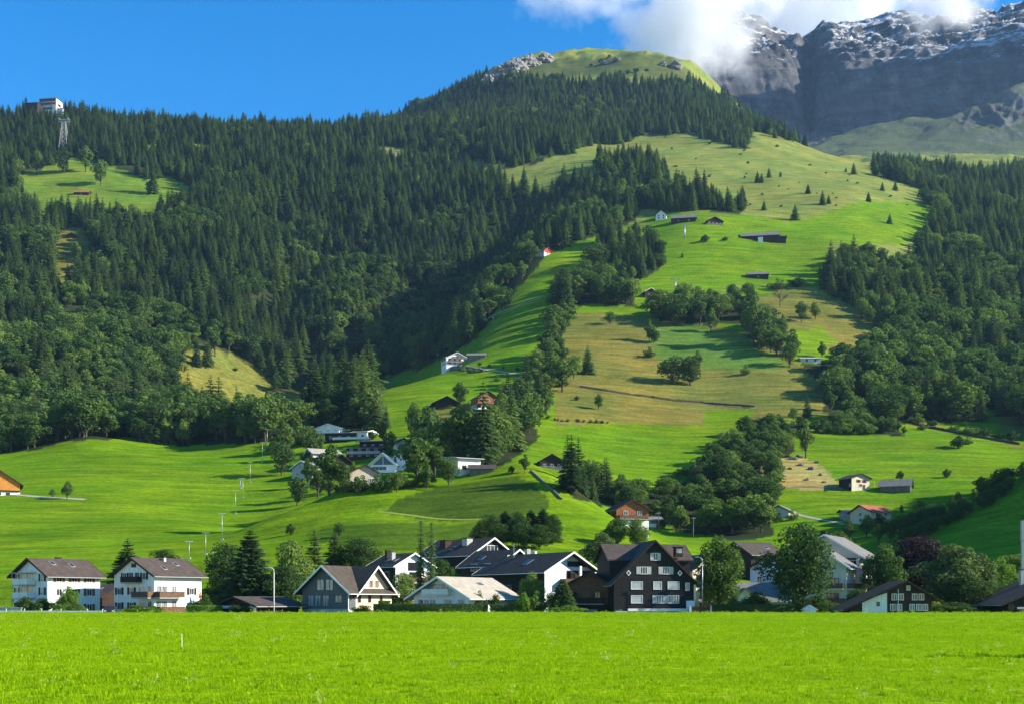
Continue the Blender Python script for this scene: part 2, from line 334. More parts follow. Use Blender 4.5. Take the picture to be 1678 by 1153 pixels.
FPX = CX+F*GX/np.maximum(GY, 8); FPY = HY-F*(GZ-EYE)/np.maximum(GY, 8)
def paint(px, py, Y, X):
    col = np.empty(px.shape+(3,)); col[:] = BRIGHT
    jx = px+fbm(X/14, Y/14, 3, 41)*np.interp(Y, [200,2000], [9,5]); jy = py+fbm(X/14+50, Y/14, 3, 42)*np.interp(Y, [200,2000], [6,3])
    hi = sstep(1000, 1250, Y)[...,None]; col = col*(1-hi)+np.array(ALP)*hi
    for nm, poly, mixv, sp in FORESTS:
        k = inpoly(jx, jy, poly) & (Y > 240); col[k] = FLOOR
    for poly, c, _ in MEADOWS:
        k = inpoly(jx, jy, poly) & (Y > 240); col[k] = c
    k = Y > 2700; col[k] = FARALP
    n1 = fbm(X/60, Y/40, 4, 51)[...,None]; n2 = fbm(X/9, Y/6, 3, 52)[...,None]
    col = col*(1+.20*n1+.16*n2)
    col[...,0] *= 1+.22*fbm(X/35+7, Y/30, 3, 53)
    f = (1-sstep(185, 215, Y))[...,None]; col = col*(1-f)+np.array(FIELD)*(1+.10*n1)*f
    return np.clip(col, 0, 1)
def add_color(me, col):
    a = me.color_attributes.new('ground_tint', 'FLOAT_COLOR', 'POINT'); c = np.ones((len(col), 4), np.float32); c[:,:3] = col
    a.data.foreach_set('color', c.ravel())
def grid_faces(nw, nu):
    i = np.arange(nw*nu).reshape(nw, nu); return np.stack([i[:-1,:-1], i[:-1,1:], i[1:,1:], i[1:,:-1]], -1).reshape(-1, 4)

def ground_mat():
    m, nt, b = new_mat('meadow_ground')
    at = nt.nodes.new('ShaderNodeAttribute'); at.attribute_name = 'ground_tint'
    geo = nt.nodes.new('ShaderNodeNewGeometry').outputs['Position']
    c = at.outputs['Color']
    c = mix_rgb(nt, .75, c, mix_rgb(nt, ramp(nt, noise(nt, .55, 5, geo, .65), .3, .7), (.56,.64,.5), (1.38,1.3,1.3)), 'MULTIPLY')
    c = mix_rgb(nt, .8, c, mix_rgb(nt, ramp(nt, noise(nt, .22, 5, geo, .65, (.16,1,1.6)), .35, .65), (.56,.66,.5), (1.42,1.30,1.4)), 'MULTIPLY')
    c = mix_rgb(nt, .55, c, mix_rgb(nt, ramp(nt, noise(nt, .035, 4, geo, .6), .35, .65), (.72,.84,.8), (1.32,1.12,1.1)), 'MULTIPLY')
    c = mix_rgb(nt, .7, c, mix_rgb(nt, ramp(nt, noise(nt, 4.5, 4, geo, .7), .3, .7), (.6,.66,.55), (1.32,1.26,1.35)), 'MULTIPLY')
    nt.links.new(c, b.inputs['Base Color']); b.inputs['Roughness'].default_value = .9; b.inputs['Specular IOR Level'].default_value = .03
    n1 = noise(nt, .9, 6, geo, .7); bump(nt, b, n1, .55, .55)
    return m
M['ground'] = ground_mat()
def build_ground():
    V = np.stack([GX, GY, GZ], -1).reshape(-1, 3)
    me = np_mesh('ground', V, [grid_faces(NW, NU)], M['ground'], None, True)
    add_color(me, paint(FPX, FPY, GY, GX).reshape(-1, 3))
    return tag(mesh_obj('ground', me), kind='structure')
build_ground()

# ------------------------------------------------------------------ the high mountain beyond the alp
def rock_mat():
    m, nt, b = new_mat('alpine_rock')
    geo = nt.nodes.new('ShaderNodeNewGeometry'); pos = geo.outputs['Position']
    sep = nt.nodes.new('ShaderNodeSeparateXYZ'); nt.links.new(geo.outputs['Normal'], sep.inputs[0])
    sp = nt.nodes.new('ShaderNodeSeparateXYZ'); nt.links.new(pos, sp.inputs[0])
    rock = mix_rgb(nt, ramp(nt, noise(nt, .012, 6, pos, .65), .3, .7), (.024,.028,.036), (.150,.150,.156))
    rock = mix_rgb(nt, .8, rock, mix_rgb(nt, ramp(nt, noise(nt, .022, 5, pos, .65, (1,.5,.10)), .3, .7), (.30,.31,.35), (2.3,2.15,2.0)), 'MULTIPLY')
    rock = mix_rgb(nt, .6, rock, mix_rgb(nt, ramp(nt, noise(nt, .02, 4, pos, .6, (.08,.08,1.4)), .35, .65), (.42,.43,.47), (1.6,1.55,1.5)), 'MULTIPLY')
    at = nt.nodes.new('ShaderNodeAttribute'); at.attribute_name = 'ground_tint'
    # grass on gentle low ground, fresh snow on ledges higher up
    gr = nt.nodes.new('ShaderNodeMapRange'); gr.inputs[1].default_value = .66; gr.inputs[2].default_value = .80; nt.links.new(sep.outputs[2], gr.inputs[0])
    sa = nt.nodes.new('ShaderNodeSeparateColor'); nt.links.new(at.outputs['Color'], sa.inputs[0])   # R grass amount, G snow amount
    mg = nt.nodes.new('ShaderNodeMath'); mg.operation = 'MULTIPLY'; nt.links.new(gr.outputs[0], mg.inputs[0]); nt.links.new(sa.outputs[0], mg.inputs[1])
    col = mix_rgb(nt, mg.outputs[0], rock, mix_rgb(nt, noise(nt, .02, 4, pos), (.06,.085,.03), (.13,.17,.055)))
    a1 = nt.nodes.new('ShaderNodeMath'); a1.operation = 'MULTIPLY_ADD'; nt.links.new(noise(nt, .035, 8, pos, .78, (.6,.6,1.5)), a1.inputs[0]); a1.inputs[1].default_value = 1.9; nt.links.new(sep.outputs[2], a1.inputs[2])
    a2 = nt.nodes.new('ShaderNodeMath'); a2.operation = 'ADD'; nt.links.new(a1.outputs[0], a2.inputs[0]); nt.links.new(sa.outputs[1], a2.inputs[1])
    sn = ramp(nt, a2.outputs[0], .0, 1.0); s = nt.nodes.new('ShaderNodeMapRange'); nt.links.new(a2.outputs[0], s.inputs[0]); s.inputs[1].default_value = 2.16; s.inputs[2].default_value = 2.34
    col = mix_rgb(nt, s.outputs[0], col, (.80,.82,.85))
    nt.links.new(col, b.inputs['Base Color']); b.inputs['Roughness'].default_value = .9; b.inputs['Specular IOR Level'].default_value = .2
    bump(nt, b, noise(nt, .07, 12, pos, .82, (1,1,.5)), 26, 1.0)
    return m
M['rock'] = rock_mat()
def build_mountain():
    nu, nw = 620, 460
    u = np.linspace(-.16, .78, nu); w = np.concatenate([np.linspace(math.log(3002), math.log(3650), 110), np.linspace(math.log(3652), math.log(4150), 190), np.linspace(math.log(4155), math.log(5300), 160)])
    uu, ww = np.meshgrid(u, w); Y = np.exp(ww); X = uu*(Y+30)
    Z = raw_height(X, Y); px = CX+F*X/Y
    k = sstep(3560, 3900, Y); k2 = sstep(3000, 3040, Y)
    r = fbm(X/430, Y/430, 6, 61, True); r2 = fbm(X/120, Y/160, 5, 62, True)
    kc = sstep(3560, 3760, Y)*(1-sstep(3960, 4120, Y)); up = sstep(3940, 4150, Y)
    Z = Z+up*(1-.45*sstep(4350, 4550, Y))*(46*r+30*r2+24*fbm(X/60, Y/75, 6, 67, True)+12*fbm(X/20, Y/26, 4, 79, True))+(1-k)*k2*10*fbm(X/150, Y/150, 5, 64)
    Z = Z+kc*(20*fbm(X/190, Y/900, 4, 71)+9*fbm(X/40, Y/300, 5, 72, True)+6*fbm(X/14, Y/30, 4, 73))
    # rock steps: harden bands of height into ledges
    st = 74.; ph = Z/st+.45*fbm(X/500, Y/500, 3, 65)-X*.0005; fr = ph-np.floor(ph); hard = np.clip((fr-.30)/.40, 0, 1)
    Z = Z+k*(.16+.12*up)*((hard-fr)*st)
    # deep cleft between the two snowy shoulders
    dc = np.abs(px-1326+8*fbm(Y/120, Y/90, 3, 66)); Z = Z-k*150*np.exp(-(dc/13)**2)*sstep(3750, 3950, Y)*(1-sstep(4300, 4650, Y))
    # lower crag on the right under the grassy shoulder
    cr = sstep(1540, 1600, px)*np.exp(-((Y-3260)/90)**2); Z = Z+cr*22*fbm(X/50, Y/50, 5, 68, True)
    row = HY-F*(Z-EYE)/Y
    V = np.stack([X, Y, Z], -1).reshape(-1, 3); Fg = grid_faces(nw, nu)
    sk = np.stack([X[0], Y[0], Z[0]-60], -1); n0 = len(V); V = np.vstack([V, sk]); i = np.arange(nu)
    Fs = np.stack([n0+i[:-1], n0+i[1:], i[1:], i[:-1]], -1)
    me = np_mesh('mountain', V, [Fg, Fs], M['rock'], None, True)
    col = np.zeros((nw, nu, 3)); col[...,0] = 1-sstep(3480, 3760, Y)+.5*(1-sstep(3700,3900,Y))*sstep(.1,.4,fbm(X/90,Y/90,3,69)); col[...,0] = np.clip(col[...,0], 0, 1)
    col[...,1] = .95*sstep(205, 20, row+14*fbm(X/160, Y/160, 4, 70)) - .1
    col[...,1] = np.interp(row+10*fbm(X/160, Y/160, 4, 70), [0,60,95,115,135,210], [.62,.54,.42,.12,-.16,-.7])
    add_color(me, np.vstack([col.reshape(-1, 3), col[0]]))
    return tag(mesh_obj('mountain', me), kind='structure')
build_mountain()

# ------------------------------------------------------------------ sky, sun, camera
def build_world():
    w = bpy.data.worlds.new('World'); scene.world = w; w.use_nodes = True; nt = w.node_tree
    sky = nt.nodes.new('ShaderNodeTexSky'); sky.sky_type = 'NISHITA'; sky.sun_disc = False
    sky.sun_elevation = R(SUN_EL); sky.sun_rotation = R(90-SUN_AZ); sky.altitude = 1000; sky.air_density = 1.0; sky.dust_density = .15; sky.ozone_density = 3.2
    hs = nt.nodes.new('ShaderNodeHueSaturation'); hs.inputs['Saturation'].default_value = 1.38; nt.links.new(sky.outputs[0], hs.inputs['Color'])
    bg = nt.nodes['Background']; nt.links.new(hs.outputs[0], bg.inputs[0]); bg.inputs[1].default_value = SKY_STRENGTH
def build_sun():
    l = bpy.data.lights.new('sun', 'SUN'); l.energy = 4.6; l.angle = R(.53); l.color = (1, .93, .80)
    o = bpy.data.objects.new('sun', l); COL.objects.link(o); o.rotation_euler = (-SUN).to_track_quat('-Z', 'Y').to_euler()
SKY_STRENGTH = .105
build_world(); build_sun()
cam = bpy.data.cameras.new('camera'); co = bpy.data.objects.new('camera', cam); COL.objects.link(co)
co.location = (0, 0, EYE); co.rotation_euler = (R(90), 0, 0); cam.sensor_width = 36; cam.sensor_fit = 'HORIZONTAL'
cam.lens = 36*F/1678; cam.shift_y = (HY-576.5)/1678; cam.clip_start = .5; cam.clip_end = 30000
scene.camera = co
vs = scene.view_settings; vs.view_transform = 'Standard'; vs.look = 'None'; vs.gamma = 1; vs.exposure = 1.3
cy = scene.cycles; cy.max_bounces = 10; cy.diffuse_bounces = 3; cy.glossy_bounces = 2; cy.transmission_bounces = 4; cy.transparent_max_bounces = 6; cy.volume_bounces = 8
cy.use_denoising = True

# ------------------------------------------------------------------ trees
def tube(pts, rads, n=6):
    """tapered tube through pts; returns V, F(quads)"""
    V = []; pts = [np.array(p, float) for p in pts]
    for i, p in enumerate(pts):
        d = pts[min(i+1, len(pts)-1)]-pts[max(i-1, 0)]; d /= np.linalg.norm(d)+1e-9
        a = np.cross(d, [0,1,.01] if abs(d[1]) < .9 else [1,0,0]); a /= np.linalg.norm(a); b = np.cross(d, a)
        for k in range(n):
            t = 2*math.pi*k/n; V.append(p+rads[i]*(a*math.cos(t)+b*math.sin(t)))
    Fc = [[i*n+k, i*n+(k+1) % n, (i+1)*n+(k+1) % n, (i+1)*n+k] for i in range(len(pts)-1) for k in range(n)]
    return np.array(V), np.array(Fc)
def join_vf(parts):
    V, Fq, o = [], [], 0
    for v, f in parts: V.append(v); Fq.append(f+o); o += len(v)
    return np.vstack(V), np.vstack(Fq)

def conifer(seed, h=1.0, r=.16, whorls=24, nb=8, twigs=3, base=.07, top_pow=.85, ragged=.3, droop=.35, fill=1.0):
    """unit-height conifer: trunk and a crown of drooping branches carrying twig sprays"""
    g = np.random.default_rng(seed)
    trunk = tube([(0,0,-.03), (0,0,.3), (.004,.003,.7), (0,0,.97)], [.016,.012,.007,.002], 6)
    tris = []
    for i in range(whorls):
        t = base+(1-base)*(i+g.uniform(-.3,.3))/whorls; t = min(max(t, base*.8), .985)
        L0 = r*((1-t)/(1-base))**top_pow*(1+.10*math.sin(i*2.4))+.008
        n = max(4, int(nb*(.55+.45*(1-t))))
        a0 = g.uniform(0, 6.28)
        for k in range(n):
            if g.random() > fill: continue
            az = a0+2*math.pi*k/n+g.uniform(-.3,.3); L = L0*(1-ragged+ragged*1.5*g.random())
            d = np.array([math.cos(az), math.sin(az), 0]); s = np.array([-d[1], d[0], 0]); up = .25*(t-.35)
            P = lambda q: np.array([0,0,t])+d*L*q+np.array([0,0,L*(up*q-droop*q*q*(1.15-t))])
            wd = L*.20+.005
            tris.append((P(.15)+s*wd*.6, P(.15)-s*wd*.6, P(1.0)))
            for j in range(twigs):
                q = .28+.62*(j+.5)/twigs; tl = L*(.46-.30*q)*g.uniform(.7,1.3)+.006
                for sg in (-1, 1):
                    b = P(q); tip = b+(d*.75+s*sg*.85)*tl*.75+np.array([0,0,-tl*g.uniform(.25,.7)])
                    tris.append((b-d*tl*.42, b+d*tl*.45, tip))
                b = P(q); tris.append((b-s*tl*.42, b+s*tl*.42, b+d*tl*.25+np.array([0,0,-tl*.75])))
    tris.append((np.array([.006,0,.93]), np.array([-.006,0,.93]), np.array([0,0,1.0]))); tris.append((np.array([0,.006,.93]), np.array([0,-.006,.93]), np.array([0,0,1.0])))
    V = np.array(tris).reshape(-1, 3); return trunk, (V, np.arange(len(V)).reshape(-1, 3))

def broadleaf(seed, w=.75, base=.12, nlobe=14, nleaf=1900, leaf=.028, flat=.9, shape=1.0, stems=1, droop=0):
    """unit-height broadleaved tree: trunk with limbs, crown of leaf clumps on many uneven lobes"""
    g = np.random.default_rng(seed); cz = (1+base)/2; rz = (1-base)/2; rx = w/2
    lobes = []
    for i in range(nlobe*30):
        if len(lobes) >= nlobe: break
        p = g.normal(size=3); p /= np.linalg.norm(p); p *= g.uniform(.35, .78)
        zz = p[2]; taper = 1-.28*shape*max(zz, 0)-.22*max(-zz, 0)
        c = np.array([p[0]*rx*taper, p[1]*rx*taper, cz+p[2]*rz]); rr = g.uniform(.24, .42)*min(rx, rz)*1.05
        if all(np.linalg.norm(c-c2) > .55*(rr+r2)*.8 for c2, r2 in lobes): lobes.append((c, rr))
    lobes.append((np.array([g.uniform(-.04,.04)*w, g.uniform(-.04,.04)*w, 1-.30*rz]), .33*min(rx, rz)))
    lobes.append((np.array([0,0,cz]), .5*min(rx, rz)))
    wts = np.array([l[1]**2 for l in lobes]); wts /= wts.sum()
    ci = g.choice(len(lobes), nleaf, p=wts); C = np.array([lobes[i][0] for i in ci]); Rr = np.array([lobes[i][1] for i in ci])
    d = g.normal(size=(nleaf, 3)); d[:,2] += .25; d /= np.linalg.norm(d, axis=1)[:,None]
    P = C+d*(Rr*g.uniform(.55, 1.12, nleaf)**.7)[:,None]*np.array([1,1,flat])
    if droop: P[:,2] -= droop*g.random(nleaf)**2*.25
    n = d+g.normal(size=(nleaf,3))*.55; n /= np.linalg.norm(n, axis=1)[:,None]
    a = np.cross(n, g.normal(size=(nleaf,3))); a /= np.linalg.norm(a, axis=1)[:,None]; b = np.cross(n, a)
    s = (leaf*g.uniform(.6, 1.35, nleaf))[:,None]
    V = np.stack([P+a*s, P+b*s*.62-n*s*.15, P-a*s, P-b*s*.62-n*s*.15], 1).reshape(-1, 3)
    lo = V[:,2] < .02; V[lo,2] = .02+.02*g.random(lo.sum())
    leaves = (V, np.arange(len(V)).reshape(-1, 4))
    tp = []
    for q in range(stems):
        ox = (q-(stems-1)/2)*.05; top = cz+.1*rz
        tp.append(tube([(ox,0,-.04), (ox*1.2,.004,base*.9), (ox*1.6+.01,0,cz*.7), (ox*2,.01,top)], [.026/stems**.4,.019,.013,.004], 6))
    for c, rr in lobes[:9]: tp.append(tube([(0,0,base*.85+.12*(c[2]-base)), tuple(c*.55+np.array([0,0,base*.3])), tuple(c)], [.010,.007,.003], 5))
    return join_vf(tp), leaves

LIB = {}
def lib(key, gen, leafm, barkm='bark'):
    (tv, tf), (cv, cf) = gen
    tm = np_mesh('trunk', tv, [tf], M[barkm], None, True); cm = np_mesh('crown', cv, [cf], M[leafm])
    if tf.shape[1] == cf.shape[1]: Fc = [np.vstack([tf, cf+len(tv)])]
    else: Fc = [tf, cf+len(tv)]
    jm = np_mesh(key, np.vstack([tv, cv]), Fc, [M[barkm], M[leafm]], np.concatenate([np.zeros(len(tf)), np.ones(len(cf))]))
    LIB[key] = (tm, cm, jm)
for i in range(4): lib('spruce_tree_%s' % 'abcd'[i], conifer(11+i, r=(.205,.225,.185,.245)[i], whorls=(26,24,27,24)[i], nb=10, twigs=4, ragged=.32, base=(.10,.06,.13,.05)[i]), 'spruce')
for i in range(2): lib('larch_tree_%s' % 'ab'[i], conifer(31+i, r=(.23,.25)[i], whorls=24, nb=9, twigs=4, ragged=.45, base=.08, droop=.25), 'fir')
for i in range(4): lib('broadleaf_tree_%s' % 'abcd'[i], broadleaf(51+i, w=(.72,.62,.82,.56)[i], base=(.10,.12,.08,.13)[i], nlobe=(15,14,17,13)[i], nleaf=1700, leaf=.030), 'leaf')
for i in range(2): lib('dark_broadleaf_tree_%s' % 'ab'[i], broadleaf(61+i, w=(.8,.68)[i], base=.08, nlobe=15, nleaf=1700, leaf=.030), 'leafdark')
for i in range(3): lib('bush_%s' % 'abc'[i], broadleaf(71+i, w=(1.5,1.2,1.05)[i], base=-.08, nlobe=13, nleaf=1100, leaf=.052, shape=.6), 'leafdark' if i == 1 else 'leaf')
# finer ones for the village
lib('fine_spruce_a', conifer(91, r=.27, whorls=46, nb=17, twigs=6, ragged=.34, base=.02, droop=.12, top_pow=.75), 'spruce')
lib('fine_spruce_b', conifer(92, r=.23, whorls=40, nb=13, twigs=5, ragged=.42, base=.05, droop=.22, fill=.85), 'fir')
lib('fine_spruce_c', conifer(93, r=.30, whorls=36, nb=14, twigs=5, ragged=.5, base=.03, droop=.15, fill=.9), 'spruce')
lib('column_conifer', conifer(94, r=.085, whorls=44, nb=9, twigs=3, ragged=.4, base=.05, droop=.7, top_pow=.45), 'spruce')
lib('cone_cypress', conifer(95, r=.26, whorls=46, nb=16, twigs=4, ragged=.2, base=.0, droop=-.35, top_pow=.62), 'spruce')
lib('fine_leaf_a', broadleaf(101, w=.85, base=.07, nlobe=26, nleaf=8000, leaf=.017), 'leafdark')
lib('fine_leaf_b', broadleaf(102, w=.62, base=.06, nlobe=24, nleaf=7000, leaf=.017), 'leafolive')
lib('fine_leaf_c', broadleaf(103, w=.58, base=.05, nlobe=28, nleaf=8000, leaf=.016, droop=.5), 'leaf')
lib('fine_leaf_d', broadleaf(104, w=.75, base=.08, nlobe=24, nleaf=7000, leaf=.018), 'leaf')
lib('bright_leaf', broadleaf(105, w=.8, base=.05, nlobe=18, nleaf=4500, leaf=.022), 'leafbright')
lib('purple_leaf', broadleaf(106, w=.8, base=.06, nlobe=26, nleaf=7500, leaf=.018), 'leafpurple')
lib('fine_bush_a', broadleaf(107, w=1.25, base=-.1, nlobe=18, nleaf=3000, leaf=.035, shape=.6), 'leaf')
lib('fine_bush_b', broadleaf(108, w=1.1, base=-.1, nlobe=18, nleaf=3000, leaf=.035, shape=.6), 'leafdark')
lib('fine_bush_c', broadleaf(109, w=1.2, base=-.1, nlobe=16, nleaf=2600, leaf=.04, shape=.6), 'leafbright')
# a tree that has lost its leaves
def bare_tree(seed=5):
    g = np.random.default_rng(seed); parts = [tube([(0,0,-.03),(0,.01,.25),(.01,0,.5)], [.022,.018,.013], 6)]
    def grow(p, d, L, r, lev):
        q = p+d*L; parts.append(tube([p, (p+q)/2+g.normal(size=3)*L*.05, q], [r, r*.8, r*.5], 4))
        if lev < 3:
            for k in range(4 if lev < 2 else 3):
                nd = d+g.normal(size=3)*.55; nd[2] = abs(nd[2])*.8+.15; nd /= np.linalg.norm(nd); grow(p+d*L*g.uniform(.45,1), nd, L*.66, r*.55, lev+1)
    for k in range(8):
        az = k*.8; d = np.array([math.cos(az)*.8, math.sin(az)*.8, .75]); d /= np.linalg.norm(d); grow(np.array([0,0,.2+.04*k]), d, .28, .010, 0)
    v, f = join_vf(parts); n = len(parts[0][1]); nv = len(parts[0][0])
    return (v[:nv], f[:n]), (v[nv:], f[n:]-nv)
(_tv, _tf), (_cv, _cf) = bare_tree(); LIB['bare_tree'] = (np_mesh('trunk', _tv, [_tf], M['bark'], None, True), np_mesh('crown', _cv, [_cf], M['bark']), None)

def plant(kind, name, x, y, z, h, wide, label, cat='tree', group=None, parts=True):
    """one tree or shrub: root, trunk and crown, or a single mesh when it is only a few pixels high"""
    tm, cm, jm = LIB[kind]
    if parts or jm is None:
        o = empty(name, (x, y, z), rng.uniform(0, 6.28)); mesh_obj('trunk', tm, o); mesh_obj('crown', cm, o)
    else: o = mesh_obj(name, jm, None, (x, y, z), rng.uniform(0, 6.28))
    o.scale = (h*wide, h*wide, h)
    return tag(o, label, cat, group)

def stuff(name, pts, scl, idx, keys, label, cat, group=None, meshes=None, tilt=None):
    """too many to count: one object whose points carry instances of the prototype meshes"""
    pcol = bpy.data.collections.new(name+' kinds')
    for i, k in enumerate(keys):
        o = bpy.data.objects.new('%02d %s' % (i, k), LIB[k][2] if meshes is None else meshes[i]); pcol.objects.link(o)
    me = bpy.data.meshes.new(name); n = len(pts); me.vertices.add(n); me.vertices.foreach_set('co', np.asarray(pts, np.float32).ravel())
    a = me.attributes.new('size', 'FLOAT_VECTOR', 'POINT'); a.data.foreach_set('vector', np.asarray(scl, np.float32).ravel())
    a = me.attributes.new('which', 'INT', 'POINT'); a.data.foreach_set('value', np.asarray(idx, np.int32))
    rot = np.zeros((n, 3), np.float32); rot[:,2] = rng.uniform(0, 6.28, n)
    rot[:,:2] = rng.normal(size=(n, 2))*(.02 if tilt is None else tilt)
    a = me.attributes.new('turn', 'FLOAT_VECTOR', 'POINT'); a.data.foreach_set('vector', rot.ravel())
    o = mesh_obj(name, me); tag(o, label, cat, group, 'stuff')
    ng = bpy.data.node_groups.new(name, 'GeometryNodeTree'); ng.interface.new_socket('Geometry', in_out='INPUT', socket_type='NodeSocketGeometry'); ng.interface.new_socket('Geometry', in_out='OUTPUT', socket_type='NodeSocketGeometry')
    N = ng.nodes; gi, go = N.new('NodeGroupInput'), N.new('NodeGroupOutput'); iop = N.new('GeometryNodeInstanceOnPoints'); ci = N.new('GeometryNodeCollectionInfo')
    ci.inputs['Collection'].default_value = pcol; ci.inputs['Separate Children'].default_value = True; ci.inputs['Reset Children'].default_value = True
    def attr(nm, t):
        q = N.new('GeometryNodeInputNamedAttribute'); q.data_type = t; q.inputs['Name'].default_value = nm; return q.outputs['Attribute']
    L = ng.links; L.new(gi.outputs[0], iop.inputs['Points']); L.new(ci.outputs[0], iop.inputs['Instance']); iop.inputs['Pick Instance'].default_value = True
    L.new(attr('which', 'INT'), iop.inputs['Instance Index']); L.new(attr('turn', 'FLOAT_VECTOR'), iop.inputs['Rotation']); L.new(attr('size', 'FLOAT_VECTOR'), iop.inputs['Scale'])
    L.new(iop.outputs[0], go.inputs[0])
    md = o.modifiers.new('instances', 'NODES'); md.node_group = ng
    return o

KC = ['spruce_tree_a','spruce_tree_b','spruce_tree_c','spruce_tree_d','larch_tree_a','larch_tree_b']
KB = ['broadleaf_tree_a','broadleaf_tree_b','broadleaf_tree_c','broadleaf_tree_d','dark_broadleaf_tree_a','dark_broadleaf_tree_b','bush_a','bush_b','bush_c']
FOREST_LABEL = {
 'left': ('dark green spruce standing in the dense wood on the big left slope', 'rounded leafy tree standing in the dense wood on the big left slope'),
 'upper': ('dark spruce in the high wood under the bare summit', 'leafy tree in the high wood under the bare summit'),
 'island': ('spruce in the small wood surrounded by high pasture', 'leafy tree in the small wood surrounded by high pasture'),
 'isle2': ('conifer in the wood just above the three high farm buildings', 'leafy tree in the wood just above the three high farm buildings'),
 'right': ('dark conifer in the steep wood filling the right slope', 'broad leafy tree in the steep wood filling the right slope'),
 'strip': ('conifer in the line of trees climbing right of the white farmhouse', 'leafy tree in the line of trees climbing right of the white farmhouse'),
 'knoll': ('conifer on the wooded knoll below the high farms', 'leafy tree on the wooded knoll below the high farms'),
 'belowbrown': ('conifer in the copse below the tall brown timber house', 'leafy tree in the copse below the tall brown timber house'),
 'hamletback': ('conifer at the wood edge behind the hillside hamlet', 'leafy tree at the wood edge behind the hillside hamlet'),
 'ravine': ('conifer in the leafy band above the black chalet', 'leafy tree in the leafy band running up from behind the black chalet'),
 'hedgerow': ('conifer in the tree row between the upper pastures', 'leafy tree in the tree row between the upper pastures'),
 'rightlow': ('conifer in the low hedgerow above the stone house meadow', 'low leafy tree in the hedgerow above the stone house meadow'),
}
KEEP_CLEAR = []      # (x, y, radius) round houses and paths, filled before the woods are planted
def plant_woods(n_con, n_leaf):
    P = []
    Y = 300.
    while Y < 2800:
        s = float(np.interp(Y, [300,500,800,1500,2600], [6.2,6.8,7.6,8.6,9.6])); xs = np.arange(-.56*Y, .60*Y, s)
        P.append(np.stack([xs+rng.uniform(-.45,.45,len(xs))*s, Y+rng.uniform(-.45,.45,len(xs))*s], -1)); Y += s*.9
    P = np.vstack(P); X, Y = P[:,0], P[:,1]; Z = terr(X, Y); px = CX+F*X/Y; py = HY-F*(Z-EYE)/Y
    zone = np.full(len(P), -1); con = np.zeros(len(P))
    jx = px+fbm(X/25, Y/25, 3, 81)*12; jy = py+fbm(X/25+9, Y/25, 3, 82)*8
    for i, (nm, poly, mx, sp) in enumerate(FORESTS):
        k = inpoly(jx, jy, poly) & (Y > 340); zone[k] = i; con[k] = mx
    for poly, c, cut in MEADOWS:
        if cut: zone[inpoly(px, py+1, poly)] = -1
    for x, y, r in KEEP_CLEAR: zone[(X-x)**2+(Y-y)**2 < r*r] = -1
    thin = np.array([f[3] for f in FORESTS])[zone]
    zone[rng.random(len(P)) > np.where(thin >= 1, .80, thin*thin+.12)] = -1
    zone[(fbm(X/28, Y/34, 3, 87) < -.42) & (thin >= 1)] = -1
    k = zone >= 0; X, Y, Z, px, py, zone, con = [a[k] for a in (X, Y, Z, px, py, zone, con)]
    mixn = fbm(X/60, Y/60, 4, 83)*1.0+np.interp(Y, [600,850,1200,1600], [-.38,-.16,.12,.5])*((zone == 0) | (zone == 4))
    isc = (con+mixn+rng.normal(size=len(X))*.13) > .5
    h = np.where(isc, rng.uniform(13, 31, len(X))*np.interp(Y, [600,1500,2500], [1,.92,.72]), rng.uniform(11, 21, len(X)))
    h = np.where(zone == 11, h*.45, np.where(zone == 9, h*.56, np.where(zone == 7, h*.95, h)))
    h *= 1+.35*fbm(X/40, Y/40, 2, 85)
    # leave out what the ground in front wholly hides, unless it stands beside the picture and throws shade
    vis = (Z+h-EYE)/Y > hidden_by(X, Y)-.002
    k = vis & (px > -190) & (px < 2050); X, Y, Z, px, py, zone, isc, h = [a[k] for a in (X, Y, Z, px, py, zone, isc, h)]
    n = len(X)
    kc = rng.choice(6, n, p=[.24,.23,.20,.18,.09,.06]); kc = np.where((fbm(X/90, Y/90, 3, 86) > .12) & (rng.random(n) < .5) & (Y < 1500), 4+(rng.random(n) < .5), kc)
    kb = rng.choice(6, n, p=[.2,.2,.2,.16,.12,.12]); wide = rng.uniform(.8, 1.35, n)*np.where(isc, 1.05, 1.15)*np.where(zone == 9, 1.25, 1)
    inside = (px > 4) & (px < 1674) & (py < 1000)
    size = np.where(inside, h/Y, 0)
    single = np.zeros(n, bool)
    for flag, m in ((isc, n_con), (~isc, n_leaf)):
        q = np.nonzero(flag)[0]; single[q[np.argsort(-size[q])[:m]]] = True
    for i in np.nonzero(single)[0]:
        lab = FOREST_LABEL[FORESTS[zone[i]][0]][0 if isc[i] else 1]; key = KC[kc[i]] if isc[i] else KB[kb[i]]
        plant(key, 'spruce_tree' if isc[i] and kc[i] < 4 else 'larch_tree' if isc[i] else 'broadleaf_tree', X[i], Y[i], Z[i]-.3, h[i], wide[i], lab, 'tree', lab.replace('dark green ', '').replace(' standing', ''), parts=h[i]/Y[i]*F > 42)
    for flag, keys, w, nm, lab, cat in ((isc, KC, kc, 'spruce_forest', 'dense dark spruce forest covering the upper mountain slopes', 'forest'), (~isc, KB, kb, 'broadleaf_forest', 'mixed green leafy woodland on the lower mountain slopes', 'woodland')):
        q = np.nonzero(flag & ~single)[0]; hw = h[q]*wide[q]
        stuff(nm, np.stack([X[q], Y[q], Z[q]-.3], -1), np.stack([hw, hw, h[q]], -1), w[q], keys, lab, cat)
    # shrubs under the wood edges and in the clearings
    return n

